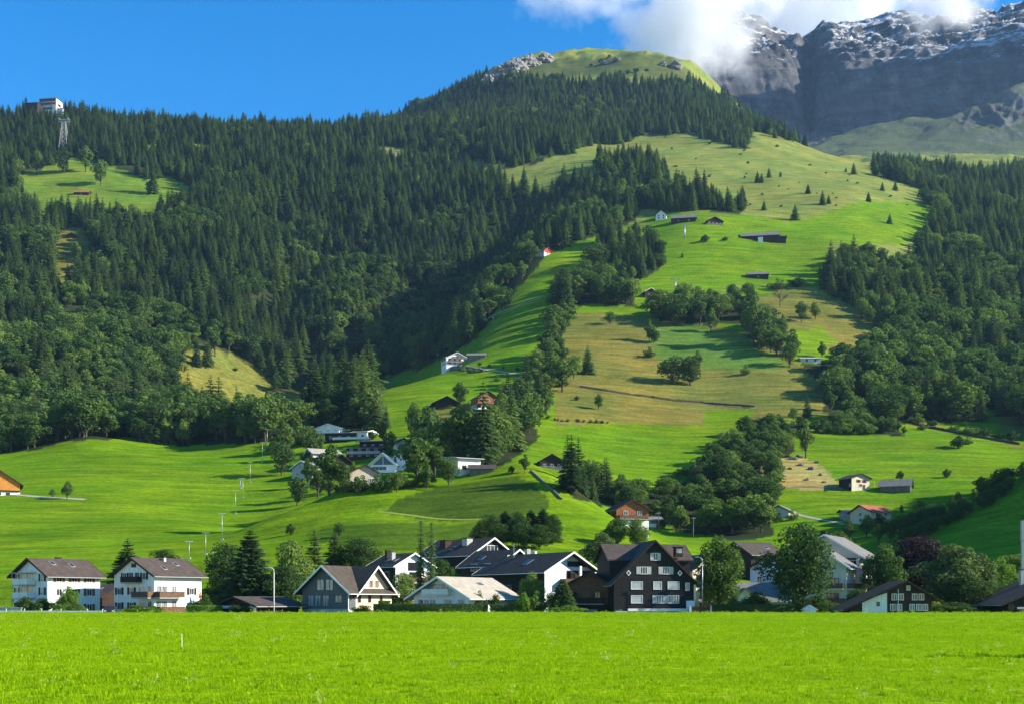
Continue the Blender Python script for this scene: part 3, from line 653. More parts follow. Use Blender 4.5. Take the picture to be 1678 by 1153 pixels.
# ------------------------------------------------------------------ mesh builder and buildings
class MB:
    def __init__(s): s.v = []; s.f = []
    def add(s, vs, fs):
        o = len(s.v); s.v += [tuple(v) for v in vs]; s.f += [tuple(i+o for i in f) for f in fs]; return s
    def box(s, x0, x1, y0, y1, z0, z1):
        x0, x1 = sorted((x0, x1)); y0, y1 = sorted((y0, y1)); z0, z1 = sorted((z0, z1))
        return s.add([(x0,y0,z0),(x1,y0,z0),(x1,y1,z0),(x0,y1,z0),(x0,y0,z1),(x1,y0,z1),(x1,y1,z1),(x0,y1,z1)],
                     [(0,3,2,1),(4,5,6,7),(0,1,5,4),(1,2,6,5),(2,3,7,6),(3,0,4,7)])
    def prism(s, prof, a0, a1, axis='y'):
        """prof: (t, z) outline, counter-clockwise seen from -y; extruded along axis"""
        n = len(prof); P = (lambda t, z, a: (t, a, z)) if axis == 'y' else (lambda t, z, a: (-a, t, z))
        vs = [P(t, z, a0) for t, z in prof]+[P(t, z, a1) for t, z in prof]
        return s.add(vs, [tuple(range(n)), tuple(range(2*n-1, n-1, -1))]+[(i, i+n, (i+1) % n+n, (i+1) % n) for i in range(n)])
    def tube(s, pts, r0, r1=None, n=8):
        v, f = tube(pts, np.linspace(r0, r0 if r1 is None else r1, len(pts)), n)
        k = len(pts); s.add(v, [tuple(q) for q in f]+[tuple(range(n-1, -1, -1)), tuple(range((k-1)*n, k*n))]); return s
    def build(s, name, m, parent=None, loc=None, rz=0, smooth=False):
        me = bpy.data.meshes.new(name); me.from_pydata(s.v, [], s.f); me.materials.append(M[m] if isinstance(m, str) else m)
        if smooth:
            for p in me.polygons: p.use_smooth = True
        me.update(); return mesh_obj(name, me, parent, loc, rz)

class House:
    """gabled house: local -Y is its front, ridge along 'y' (gable to the front) or 'x' (eaves to the front)"""
    def __init__(s, name, label, w, d, hw, rise, wall, roof, px=None, D=None, py=None, rot=0, ridge='y', ov=.8, oe=.9, xo=0, hl=None, th=.22, trim='darkwood', cat='house', group=None, sink=.4, deep=3.5, flat=False):
        if py is not None: x, y, z = ground_at(px, py)
        else: x, y = (px-CX)/F*D, D; z = tz(x, y)-sink
        a = R(rot); s.w, s.d, s.hw, s.rise, s.ridge = w, d, hw, rise, ridge
        # the anchor is the middle of the front wall's foot; the root sits in the middle of the floor
        if py is not None: y += d/2*math.cos(a); x -= d/2*math.sin(a)*.5; z = min(z, tz(x, y)+.2) if False else z
        s.o = empty(name, (x, y, z), a); tag(s.o, label, cat, group); KEEP_CLEAR.append((x, y, .62*max(w, d)+2)); KEEP_CLEAR.append((x, y-.62*max(w, d)-4, 6))
        hl = hw if hl is None else hl; s.xo = xo; s.hl = hl
        W, L = (w, d) if ridge == 'y' else (d, w)
        top = max(hw, hl)+rise if not xo else hw+rise
        s.top = top
        b = MB(); b.prism([(-W/2,-deep),(W/2,-deep),(W/2,hw),(xo,top),(-W/2,hl)], -L/2, L/2, ridge); s.body = b.build('wall', wall, s.o)
        if flat: return
        sr = (top-hw)/(W/2-xo); sl = (top-hl)/(W/2+xo); g = .03
        er, el = (W/2+oe, hw-sr*oe+g), (-W/2-oe, hl-sl*oe+g)
        r = MB(); r.prism([el, (xo, top+g), er, (er[0], er[1]+th), (xo, top+g+th), (el[0], el[1]+th)], -L/2-ov, L/2+ov, ridge); s.roof = r.build('roof', roof, s.o)
        for a0 in ((-L/2-ov-.05), (L/2+ov)):
            t = MB(); t.prism([(el[0]-.02, el[1]-.08), (xo, top-.08), (er[0]+.02, er[1]-.08), (er[0]+.02, er[1]+th+.03), (xo, top+g+th+.03), (el[0]-.02, el[1]+th+.03)], a0, a0+.05, ridge).build('bargeboard', trim, s.o)
        for e in (el, er):
            q = MB(); sx = 1 if e[0] > 0 else -1
            x0, x1 = e[0]+.02*sx, e[0]+.14*sx
            if ridge == 'y': q.box(x0, x1, -L/2-ov+.1, L/2+ov-.1, e[1]+.02, e[1]+.14)
            else: q.box(-L/2-ov+.1, L/2+ov-.1, x0, x1, e[1]+.02, e[1]+.14)
            q.build('gutter', 'trimgrey' if trim != 'trim' else 'trim', s.o)
        s.er, s.el, s.sr, s.sl, s.W, s.L = er, el, sr, sl, W, L
    def P(s, face, a, z, n):
        if face == 'f': return (a, -s.d/2-n, z)
        if face == 'b': return (-a, s.d/2+n, z)
        if face == 'r': return (s.w/2+n, a, z)
        return (-s.w/2-n, -a, z)
    def fb(s, mb, face, a0, a1, z0, z1, n0, n1):
        p, q = s.P(face, a0, z0, n0), s.P(face, a1, z1, n1); return mb.box(p[0], q[0], p[1], q[1], z0, z1)
    def win(s, face, a, z, w=1.0, h=1.2, frame='trim', sh=None, pane='glass', bars=1, off=0, shw=None):
        """window whose frame stands in front of its pane; sh = shutter material"""
        f = MB(); e = .08; n0, n1 = off, off+.07
        s.fb(f, face, a-w/2, a+w/2, z, z+e, n0, n1+.03); s.fb(f, face, a-w/2, a+w/2, z+h-e, z+h, n0, n1)
        s.fb(f, face, a-w/2, a-w/2+e, z+e, z+h-e, n0, n1); s.fb(f, face, a+w/2-e, a+w/2, z+e, z+h-e, n0, n1)
        for i in range(bars):
            c = a-w/2+w*(i+1)/(bars+1); s.fb(f, face, c-.03, c+.03, z+e, z+h-e, n0, n1-.015)
        o = f.build('window', frame, s.o)
        p = MB(); s.fb(p, face, a-w/2+e, a+w/2-e, z+e, z+h-e, n0, off+.02); p.build('pane', pane, o)
        if sh:
            q = shw or w*.5
            for sg in (-1, 1):
                c = a+sg*(w/2+q/2+.02); m = MB(); s.fb(m, face, c-q/2, c+q/2, z, z+h, n0, off+.05); m.build('shutter', sh, o)
        return o
    def blind(s, face, a, z, w, h, m='shutterlight'):
        o = s.win(face, a, z, w, h, 'trim', None, m, 0); return o
    def door(s, face, a, z=0, w=1.0, h=2.1, m='brownwood'):
        b = MB(); s.fb(b, face, a-w/2, a+w/2, z, z+h, 0, .06); o = b.build('door', m, s.o)
        k = MB(); s.fb(k, face, a+w/2-.16, a+w/2-.1, z+1, z+1.1, .06, .11); k.build('handle', 'metal', o); return o
    def garage(s, face, a, z, w, h, m='trimgrey'):
        b = MB(); s.fb(b, face, a-w/2, a+w/2, z, z+h, 0, .05)
        for i in range(4): s.fb(b, face, a-w/2+.05, a+w/2-.05, z+h*(i+.08)/4, z+h*(i+.86)/4, .05, .08)
        return b.build('garage_door', m, s.o)
    def balcony(s, face, a, z, w, dep=1.4, rail='rail', h=1.0, slab='trimgrey', boards=True, posts=0):
        b = MB(); s.fb(b, face, a-w/2, a+w/2, z-.16, z, 0, dep); o = b.build('balcony', slab, s.o)
        r = MB()
        if boards:
            for sg in (-1, 1): s.fb(r, face, a+sg*w/2-.03, a+sg*w/2+.03, z+.06, z+h, .02, dep-.06)
            n = max(4, int(w/.22))
            for i in range(n):
                c = a-w/2+w*(i+.5)/n; s.fb(r, face, c-w/n*.43, c+w/n*.43, z+.06, z+h-.1, dep-.05, dep)
            s.fb(r, face, a-w/2-.03, a+w/2+.03, z+h-.1, z+h, dep-.08, dep+.05)
        else:
            for zz in (.25, .55, .95): s.fb(r, face, a-w/2, a+w/2, z+zz, z+zz+.08, dep-.06, dep)
            for i in range(int(w/1.2)+1):
                c = a-w/2+.04+(w-.08)*i/int(w/1.2+1e-6) if w > 1.2 else a; s.fb(r, face, c-.04, c+.04, z, z+h+.03, dep-.07, dep+.01)
        r.build('railing', rail, o)
        if posts:
            for i in range(posts):
                c = a-w/2+.1+(w-.2)*i/max(1, posts-1); p = MB(); s.fb(p, face, c-.07, c+.07, -1 if z < 4 else z-2.6, z-.16, dep-.2, dep-.06); p.build('post', rail, o)
        return o
    def chimney(s, t, l, h=1.3, m='concrete', size=.7, cap=True):
        """t across the ridge, l along it"""
        zr = s.top-(t-s.xo)*s.sr if t >= s.xo else s.top-(s.xo-t)*s.sl
        x, y = (t, l) if s.ridge == 'y' else (-l, t)
        b = MB(); b.box(x-size/2, x+size/2, y-size/2, y+size/2, zr-.6, zr+h)
        o = b.build('chimney', m, s.roof)
        if cap:
            c = MB(); c.box(x-size*.62, x+size*.62, y-size*.62, y+size*.62, zr+h+.12, zr+h+.2)
            for sx in (-1, 1):
                for sy in (-1, 1): c.box(x+sx*size*.42-.05, x+sx*size*.42+.05, y+sy*size*.42-.05, y+sy*size*.42+.05, zr+h, zr+h+.12)
            c.build('cap', 'roofdark', o)
        return o
    def skylight(s, t, l, w=.8, h=1.1):
        """roof window lying in the slope at (t, l)"""
        sl = s.sr if t >= s.xo else -s.sl; n = MB()
        for k, (q, dz, m) in enumerate(((0, .30, 'trimgrey'), (.09, .32, 'glass'))):
            b = MB(); c = []
            for a, bb in ((-1,-1),(1,-1),(1,1),(-1,1)):
                tt = t+a*(h/2-q); ll = l+bb*(w/2-q); zz = s.top-abs(tt-s.xo)*abs(sl)
                for up in (.2, dz): c.append((tt, ll, zz+up) if s.ridge == 'y' else (-ll, tt, zz+up))
            b.add([c[0],c[2],c[4],c[6],c[1],c[3],c[5],c[7]], [(0,3,2,1),(4,5,6,7),(0,1,5,4),(1,2,6,5),(2,3,7,6),(3,0,4,7)])
            if k == 0: o = b.build('roof_window', m, s.roof)
            else: b.build('pane', m, o)
        return o
    def part(s, name, m, boxes, parent=None):
        for q in boxes: b = MB().box(*q).build(name, m, parent or s.o)
        return b
    def cross(s, w2, hw, rise, y0, roof, wall, ov=.7, oe=.7, side=1, trim='darkwood', yc=0):
        """a wing with its own gable on the right (side 1) or on both sides (side 0), ridge across the house"""
        x0, x1 = (0, s.w/2) if side else (-s.w/2, s.w/2)
        b = MB(); b.prism([(yc-w2/2,-3),(yc+w2/2,-3),(yc+w2/2,hw),(yc,hw+rise),(yc-w2/2,hw)], -x1-.012, -x0+(.012 if not side else 0), 'x'); b.build('wing_wall', wall, s.o)
        sl = rise/(w2/2); g = .045; e0, e1 = (yc-w2/2-oe, hw-sl*oe+g), (yc+w2/2+oe, hw-sl*oe+g); th = .22
        r = MB(); r.prism([e0, (yc, hw+rise+g), e1, (e1[0], e1[1]+th), (yc, hw+rise+g+th), (e0[0], e0[1]+th)], -x1-ov, -x0+(ov if not side else 0), 'x'); o = r.build('wing_roof', roof, s.o)
        for a0 in ((-x1-ov-.05,) if side else (-x1-ov-.05, -x0+ov)):
            t = MB(); t.prism([(e0[0]-.02, e0[1]-.08), (yc, hw+rise-.08), (e1[0]+.02, e1[1]-.08), (e1[0]+.02, e1[1]+th+.03), (yc, hw+rise+g+th+.03), (e0[0]-.02, e0[1]+th+.03)], a0, a0+.05, 'x').build('bargeboard', trim, o)
        return o

def village():
    V = 'houses along the valley floor'
    # white block of flats with glazed balconies, far left
    h = House('apartment_house', 'white three storey house at far left with dark gable roof and stacked balconies', 9.6, 10.4, 7.3, 2.7, 'white', 'roofbrown', px=94, D=215, rot=-35, group=V)
    for fz in (1.3, 3.9, 6.2):
        if fz > 1.5:
            h.balcony('f', -.9, fz-.55, 4.6, 1.5, 'palemetal', 1.0, 'concrete', True)
        for a in (-1.9, -.2): h.win('f', a, fz-.3 if fz > 1.5 else fz, 1.5, 1.7 if fz > 1.5 else 1.2, 'trim', None, 'glass', 1)
        h.win('f', -3.9, fz, .8, 1.3, 'trim', 'shutter'); h.win('f', 3.3, fz, 1.0, 1.3, 'trim', 'shutter', 'curtain')
        for a in (-3.0, 0, 3.0): h.win('r', a, fz-.1, 1.1, 1.2, 'trim', 'shutterred' if fz > 5 or a > -2 else None)
    h.part('balcony_post', 'trimgrey', [(-3.25,-3.15,-h.d/2-1.5,-h.d/2-1.4,-1,7.6), (1.3,1.4,-h.d/2-1.5,-h.d/2-1.4,-1,7.6), (-1,-.9,-h.d/2-1.5,-h.d/2-1.4,-1,7.6)])
    h.part('balcony_roof', 'trimgrey', [(-3.4,1.6,-h.d/2-1.6,-h.d/2-.02,7.6,7.75)])
    h.chimney(-1.2, 1, 1.1, 'darkwood', .8); h.skylight(2, 1.5); h.skylight(1.5, -2)
    # low link with the carport between the two white houses
    h = House('garage_building', 'low dark garage wing with carport between the two white houses', 8.5, 8, 3.8, 1.9, 'darkwood', 'roofbrown', px=174, D=229, rot=-35, ridge='x', cat='garage', group=V)
    h.skylight(-2, 1.5, 1, 1.4); h.skylight(-2, -.6, 1, 1.4)
    h.garage('f', -2, .1, 2.6, 2.2, 'darkwood'); h.garage('f', 1.4, .1, 2.6, 2.2, 'brownwood'); h.win('r', 0, 1.5, 1.2, 1.1)
    h.part('carport_roof', 'trimgrey', [(-4.8,3.6,-9.2,-4.05,2.55,2.78)]); h.part('carport_post', 'trim', [(x,x+.16,-9,-8.84,-1,2.55) for x in (-4.5,-.6,3.2)])
    # white chalet flats
    h = House('apartment_house', 'white three storey chalet with dark shutters and brown timber corner balconies', 10.6, 10.2, 7.3, 2.8, 'white', 'roofbrown', px=259, D=215, rot=-35, group=V)
    for fz in (1.4, 3.95):
        h.win('f', -3.9, fz, 1.1, 1.25, 'trim', 'shutter'); h.win('f', -.6, fz, 1.1, 1.25, 'trim', 'shutter'); h.win('f', 2.2, fz-.2, 1.7, 1.6, 'trim', None, 'curtain'); h.win('f', 4.2, fz-.5, 1.1, 2, 'trim')
        h.win('r', -3.6, fz-.5, 2.4, 2, 'trim', None, 'curtain'); h.win('r', -.9, fz-.5, 1.1, 2, 'trim', None, 'curtain'); h.win('r', 2.9, fz, 1.0, 1.2, 'trim', 'shutter')
    h.balcony('f', 3.2, .9, 4.3, 1.4, 'rail'); h.balcony('f', 3.2, 3.45, 4.3, 1.4, 'rail')
    h.balcony('r', -2.4, .9, 5.3, 1.4, 'rail', posts=2); h.balcony('r', -2.4, 3.45, 5.3, 1.4, 'rail', posts=0)
    h.balcony('f', 0, 6.0, 4.2, 1.2, 'darkwood'); h.win('f', -2.4, 6.5, 1.0, 1.2, 'trim', 'shutter'); h.win('f', -.7, 6.1, 1.2, 1.7); h.win('f', .9, 6.1, 1.2, 1.7); h.win('f', 2.7, 6.5, 1.0, 1.2, 'trim', 'shutter')
    h.win('f', 0, 8.6, 1.2, .7, 'darkwood'); h.part('stair', 'rail', [(h.w/2+1.4,h.w/2+2.4,-.2+i*.3,.1+i*.3,-1.0,.75-i*.18) for i in range(9)])
    h.skylight(2, 2.2); h.skylight(3.4, -1.5); h.chimney(1.0, .5, .8, 'concrete', .5)
    # low garage row
    h = House('garage_building', 'low wide garage with white beam and three openings beside the grey gabled house', 9.6, 9.2, 2.0, 1.3, 'darkwood', 'roofbrown', px=424, D=209, rot=-38, ridge='y', ov=1.0, oe=1.0, cat='garage', group=V)
    h.part('beam', 'trim', [(-4.85,4.85,-h.d/2-.25,-h.d/2-.04,1.55,2.0)]); h.part('pillar', 'trim', [(x-.2,x+.2,-h.d/2-.24,-h.d/2-.03,-1,1.55) for x in (-4.6,-1.5,1.5,4.6)])
    for a in (-3, 0, 3): h.garage('f', a, -.9, 2.5, 2.4, 'darkwood')
    # grey / peach house with crossing gables
    h = House('gable_house', 'house with slate grey front gable and sunlit peach side gable under crossing roofs', 10.2, 11.4, 4.7, 3.9, 'slategrey', 'roofdark', px=569, D=213, rot=-33, trim='trim', ov=1.0, oe=1.1, group=V)
    h.cross(9.6, 4.2, 4.35, 0, 'roofdark', 'peach', 1.0, .85, 1, 'trim', 1.0)
    h.part('base_wall', 'concrete', [(-5.12,5.12,-h.d/2-.06,-h.d/2+.5,-2,1.5)]); h.part('side_base', 'white', [(4.9,5.18,-5.6,5.6,-2,1.2)])
    for a in (-1.0, 1.0): h.win('f', a, 4.6, 1.7, 1.9, 'slategrey', None, 'curtain')
    for a in (-3.2, -1.5, .2): h.win('f', a, 1.9, 1.5, 1.9, 'slategrey', None, 'curtain')
    h.win('f', 3.0, 2.5, 1.7, 1.3, 'slategrey', None, 'curtain')
    for a, w in ((-2.6,2.4),(.2,2.2),(3,.8)): h.win('f', a, -.2, w, 1.3, 'trimgrey', None, 'curtain', 1, .06)
    for a in (.2, 1.8): h.win('r', a, 5.2, .8, 1.1, 'redwood', None, 'curtain', 1, .02)
    for a, w in ((-2.9,.8),(-.2,.8),(2.9,.7)): h.win('r', a, 2.6, w, 1.2, 'redwood', None, 'glass', 0, .02)
    h.part('downpipe', 'trim', [(5.14,5.24,-5.84,-5.74,-1,4.4)])
    # dark roofed house behind, with white end gable
    h = House('terraced_house', 'smaller dark roofed house with white end gable behind the two slim columnar conifers', 8.2, 10.5, 6.0, 2.3, 'white', 'roofdark', px=655, D=249, rot=36, trim='trim', group=V)
    h.part('dark_cladding', 'darkwood', [(-4.16,-4.02,-5.2,5.2,-2,5.9)]); h.balcony('f', 1, 2.6, 5, 1.4, 'rail'); h.win('f', .4, 2.8, 2.6, 1.9, 'darkwood', None, 'glass', 2); h.win('f', .4, 5.0, 3.2, 1.6, 'darkwood', None, 'glass', 2); h.win('l', -2, 3.2, 1.8, 1.6); h.win('l', 2, 3.2, 1.8, 1.6)
    h.chimney(-2.2, -1, 1.6, 'concrete', .8); h.chimney(-1.6, 2.0, 1.7, 'darkwood', .9); h.skylight(-2.6, -3); h.skylight(-2.4, .6)
    # white villa with beige roof behind the hedge
    h = House('villa', 'broad white villa with sandy beige roof and long white balcony behind a clipped hedge', 11.4, 14.2, 3.6, 3.1, 'white', 'roofbeige', px=762, D=214, rot=-33, ov=1.2, oe=1.2, trim='trim', group=V)
    h.balcony('f', -1.5, 1.0, 13.6, 2.0, 'trim', 1.0, 'trim'); h.balcony('f', -.6, 3.9, 5.4, 1.0, 'trim', .9, 'trim'); h.win('f', -.6, 4.2, 4.4, 1.5, 'trimgrey', None, 'curtain', 3)
    for a, w in ((-3.6,2.4),(-1.6,1.2),(1.6,1.9),(4.2,1.4)): h.win('f', a, 1.3, w, 1.8, 'trim', None, 'curtain')
    for a in (-5, -2.2, .8, 3.8): h.blind('r', a, 1.5, 1.7, 1.5, 'trim')
    h.door('r', -1, -.9, 1.1, 2.1, 'shutterlight'); h.win('r', 5, -.7, 3.0, 1.2, 'trim', None, 'curtain', 2); h.win('f', 2.2, -1.2, 2.4, 1.6, 'brownwood')
    for a in (-7, -3.2, .2, 4.2): h.part('balcony_post', 'trim', [(a-.12,a+.12,-h.d/2-1.9,-h.d/2-1.66,-2,.84)])
    h.skylight(2.2, 1.5, 1.6, 1.0)
    # stepped dark terraces behind the villa
    h = House('terraced_house', 'long dark slate roofed block with two broad chimneys rising behind the white villa', 11.5, 18, 2.6, 3.4, 'blackwood', 'roofdark', px=762, D=268, rot=42, trim='trim', group=V)
    h.chimney(-2.0, -3.2, 1.3, 'concrete', 1.6); h.chimney(-2.6, 3.4, 1.4, 'darkwood', 1.8); h.skylight(-3.5, 0); h.win('f', 0, 3.0, 3, 1.6, 'trim', None, 'glass', 2)
    h = House('terraced_house', 'dark terraced block with white gable edge stepping down before the balcony gable', 9, 12, 5.2, 2.9, 'blackwood', 'roofdark', px=815, D=251, rot=42, trim='trim', group=V)
    h.part('chimney_wall', 'white', [(4.0,4.55,-6.9,-6.02,-2,8.0)]); h.win('f', -1, 5.2, 3.2, 1.9, 'trim', None, 'glass', 2); h.win('l', 2, 4, 2, 1.5); h.win('l', -2, 4, 2, 1.5); h.skylight(-2.5, 2, 1.4, 1.2)
    # large apartment chalet, white gable to the right
    h = House('apartment_chalet', 'large chalet block with sunlit white gable, recessed timber balconies and dark roof', 10.8, 21, 7.7, 3.1, 'white', 'roofdark', px=878, D=238, rot=34, ov=1.8, oe=1.4, trim='trim', group=V)
    h.part('dark_cladding', 'blackwood', [(-5.46,-5.42,-10.4,10.4,-2,7.6)])
    h.part('recess_wall', 'darkwood', [(-.4,5.3,-h.d/2-.05,-h.d/2-.012,4.6,7.6), (1.2,4.9,-h.d/2-.05,-h.d/2-.012,-.5,4.5)])
    h.balcony('f', 2.0, 5.0, 7.6, 1.6, 'rail', 1.0, 'brownwood'); h.balcony('f', 3.0, 2.3, 5.0, 1.6, 'rail', 1.0, 'brownwood')
    h.part('pillar', 'white', [(1.5,1.95,-h.d/2-1.6,-h.d/2-1.25,-2,8.4), (5.0,5.35,-h.d/2-1.6,-h.d/2-1.25,-2,7.3)])
    for a in (.6, 3.4): h.win('f', a, 5.2, 1.9, 1.9, 'darkwood', None, 'glass', 1, .06); h.win('f', a+.6, 2.5, 1.7, 1.9, 'darkwood', None, 'glass', 1, .06)
    for a in (-6, -1, 4): h.win('l', a, 3.6, 1.4, 1.4, 'trimgrey', None, 'glass', 1, .06); h.win('l', a, .8, 1.4, 1.4, 'trimgrey', None, 'glass', 1, .06)
    h.win('f', 2.0, 8.3, 4.4, 1.0, 'darkwood', None, 'glass', 3)
    h.skylight(-3, -1.6, 1.8, 1.6); h.chimney(0.6, 3.6, 1.6, 'concrete', .8); h.part('aerial', 'metal', [(-1.02,-.98,6.0,6.04,9,13.0), (-1.02,-.98,5.2,6.9,12.6,12.64), (-1.02,-.98,5.4,6.7,12.2,12.24)], h.roof)
    # small brown chalet
    h = House('chalet', 'small brown timber chalet tucked against the left side of the black chalet', 9.2, 9, 5.2, 2.3, 'brownwood', 'roofbrown', px=972, D=214, rot=-12, group=V)
    h.part('lower_wall', 'darkwood', [(-4.64,4.64,-h.d/2-.06,-h.d/2+.6,-2,2.3)]); h.balcony('f', -.6, 2.4, 6.2, .9, 'darkwood')
    h.win('f', -2.6, 2.7, 1, 1.7, 'darkwood'); h.win('f', -.6, 3.3, 1.1, 1.1, 'rail', None, 'shutterred', 0); h.win('f', 1.4, 2.7, 1, 1.7, 'darkwood'); h.garage('f', -2.6, -.9, 2, 2.4, 'darkwood'); h.garage('f', .4, -.9, 2, 2.4, 'trimgrey')
    # the black chalet
    h = House('black_chalet', 'big black timber chalet with steep gable, white window frames and pale shutters', 14.0, 12.5, 5.9, 6.9, 'blackwood', 'roofbrown', px=1057, D=212, rot=9, ov=.5, oe=.7, th=.18, trim='darkwood', group=V)
    h.cross(9.2, 9.9, 2.5, 0, 'roofbrown', 'blackwood', .5, .6, 0, 'darkwood', 1.4)
    h.win('f', .1, 9.6, .9, 1.25, 'trim', 'shutterlight', 'glass', 1, 0, .42)
    for a in (-1.9, 1.9): h.win('f', a, 7.3, 1.25, 1.25, 'trim', 'shutterlight', 'glass', 2)
    for a in (-4.5, 4.3):
        b = MB(); s_ = .42
        for sg in (1,):
            y = -h.d/2; b.add([(a,y-.06,7.0),(a+s_,y-.06,7.5),(a,y-.06,8.0),(a-s_,y-.06,7.5),(a,y,7.0),(a+s_,y,7.5),(a,y,8.0),(a-s_,y,7.5)], [(0,1,2,3),(0,4,5,1),(1,5,6,2),(2,6,7,3),(3,7,4,0)])
        o = b.build('diamond_window', 'trim', h.o); p = MB(); s_ = .24; p.add([(a,y-.075,7.2),(a+s_,y-.075,7.5),(a,y-.075,7.8),(a-s_,y-.075,7.5),(a,y-.061,7.2),(a+s_,y-.061,7.5),(a,y-.061,7.8),(a-s_,y-.061,7.5)], [(0,1,2,3),(0,4,5,1),(1,5,6,2),(2,6,7,3),(3,7,4,0)]); p.build('pane', 'glass', o)
    for a, w in ((-3.1,2.0),(.45,1.45),(3.2,2.0)): h.blind('f', a, 4.75, w, 1.35)
    h.blind('f', -3.1, 2.45, 2.0, 1.35); h.win('f', .9, 2.45, 1.3, 1.35, 'trim', 'shutterlight', 'curtain', 2); h.win('f', 3.2, 2.45, 1.9, 1.35, 'trim', None, 'curtain', 3)
    h.win('f', 5.6, 4.6, .7, 1.3, 'trim', None, 'curtain', 0)
    h.part('beam', 'trim', [(-4.7,5.3,-h.d/2-.5,-h.d/2-.02,1.15,1.6)]); h.garage('f', 0, -1.2, 9.0, 2.3, 'trimgrey'); h.part('base_wall', 'white', [(5.4,6.9,-h.d/2-.12,-h.d/2+.4,-2,2.9)])
    h.part('glass_porch', 'shutterlight', [(-7.0,-5.0,-h.d/2-1.2,-h.d/2-.02,-2,1.2)]); h.part('side_wall', 'white', [(h.w/2+.02,h.w/2+.06,-6,6,-2,5.4)])
    h.win('r', -3, 2.5, 1, 1.3); h.win('r', 2, 2.5, 1, 1.3); h.part('corner_board', 'peach', [(6.7,7.06,-h.d/2-.06,-h.d/2-.02,3,5.6)])
    b = MB(); b.box(4.0,5.3,-4.7,-3.4,10.3,11.9); o = b.build('dormer', 'darkwood', h.o); b = MB(); b.box(4.15,5.15,-4.78,-4.7,10.9,11.7); b.build('pane', 'curtain', o); b = MB(); b.box(3.8,5.5,-4.95,-3.2,11.9,12.05); b.build('dormer_roof', 'roofbrown', o)
    # house behind with stacked balconies and cloths
    h = House('balcony_house', 'tall house with stacked balconies and red cloth hanging just right of the black chalet', 6.5, 9, 8.4, 2.4, 'cream', 'roofdark', px=1133, D=236, rot=30, group=V)
    for z in (1.2, 3.8, 6.2): h.balcony('f', 1, z, 5, 1.4, 'rail'); h.win('f', .6, z+.1, 2.2, 1.9, 'darkwood', None, 'glass', 1)
    for z in (2.0, 4.6): h.part('cloth', 'redcloth', [(1.2,2.6,-h.d/2-1.5,-h.d/2-1.46,z-.5,z+.25)])
    h.chimney(-1, 1, 1.3, 'darkwood', .8)
    # tiled house behind the hedge
    h = House('tiled_house', 'low house with wide grey tiled roof and small white gable behind the dark hedge', 15.5, 9.5, 2.7, 3.0, 'greyplaster', 'roofgrey', px=1212, D=236, rot=0, ridge='x', trim='trim', group=V)
    b = MB(); b.prism([(-2.4,-2),(2.4,-2),(2.4,2.5),(0,4.6),(-2.4,2.5)], -h.d/2-1.4, -h.d/2+1.5); b.build('porch_wall', 'white', h.o)
    b = MB(); b.prism([(-3.2,1.83),(0,4.63),(3.2,1.83),(3.2,2.03),(0,4.83),(-3.2,2.03)], -h.d/2-2.0, -h.d/2+2.5); b.build('porch_roof', 'roofgrey', h.o)
    for a in (-6, -4): h.win('f', a, .4, 1.3, 1.3, 'trim', None, 'curtain')
    h.garage('f', 5, -1, 4.2, 2.4, 'trim'); h.skylight(-2.6, 5.4, .8, .8)
    h = House('terrace_house', 'dark roofed house with a furnished roof terrace seen above the tiled roof', 9, 10, 5.6, 2.6, 'darkwood', 'roofdark', px=1232, D=276, rot=30, ridge='x', group=V)
    h.balcony('f', 0, 3.0, 8.4, 1.6, 'palemetal', 1.0, 'concrete', False); h.win('f', -1.5, 3.2, 2.4, 1.9, 'trim', None, 'glass', 2); h.win('f', 2, 3.2, 2.4, 1.9, 'trim', None, 'glass', 2); h.skylight(-2.5, -2, 1.2, 1)
    h = House('white_gable_house', 'narrow white gabled house half hidden by the big dark maple', 7.5, 10, 6.4, 2.4, 'white', 'roofdark', px=1272, D=250, rot=-30, trim='darkwood', group=V)
    h.win('f', 0, 6.6, 1.6, 1.6); h.win('f', -1.8, 3.4, 1, 1.3); h.win('f', 1.8, 3.4, 1, 1.3); h.chimney(1, -1, 1.3, 'darkwood', .8); h.balcony('r', 0, 3.0, 6, 1.2, 'rail'); h.win('r', 0, 3.3, 2, 1.8)
    # stepped flats with grey roofs
    h = House('apartment_house', 'cream apartment block with big sloping grey brown roof and balconies right of the maple', 13, 14, 8.7, 4.2, 'cream', 'roofgrey', px=1367, D=250, rot=60, ridge='x', trim='trim', ov=1.0, oe=1.2, group=V)
    h.part('recess_wall', 'darkwood', [(-h.w/2-.04,-h.w/2-.012,-6.6,-.6,.4,8.4)])
    for z in (.8, 3.4, 6.0): h.balcony('l', 3.7, z, 6.2, 1.5, 'trim', .9, 'rail'); h.win('l', 2.2, z+.1, 2.0, 1.9, 'trim', None, 'glass', 2, .05); h.win('l', 5.2, z+.1, 2.0, 1.9, 'trim', None, 'glass', 2, .05); h.balcony('f', 0, z, 11.4, 1.4, 'rail', .9, 'trim')
    for z in (.8, 3.4, 6.0):
        for a in (-4, 0, 4): h.win('f', a, z+.1, 2.0, 1.9, 'trim', None, 'glass', 2)
    h.part('pillar', 'cream', [(-h.w/2-1.55,-h.w/2-.05,-7.0,-6.5,-3,8.2), (-h.w/2-1.55,-h.w/2-.05,-.9,-.4,-3,9.6)]); h.chimney(1.5, 2, 1.9, 'darkwood', .9); h.skylight(3.2, -2)
    h = House('apartment_house', 'lower roofed wing of the cream block directly behind the maple', 7, 9, 9.0, 3.0, 'cream', 'roofgrey', px=1356, D=236, rot=60, ridge='x', trim='trim', ov=.8, oe=1.0, group=V)
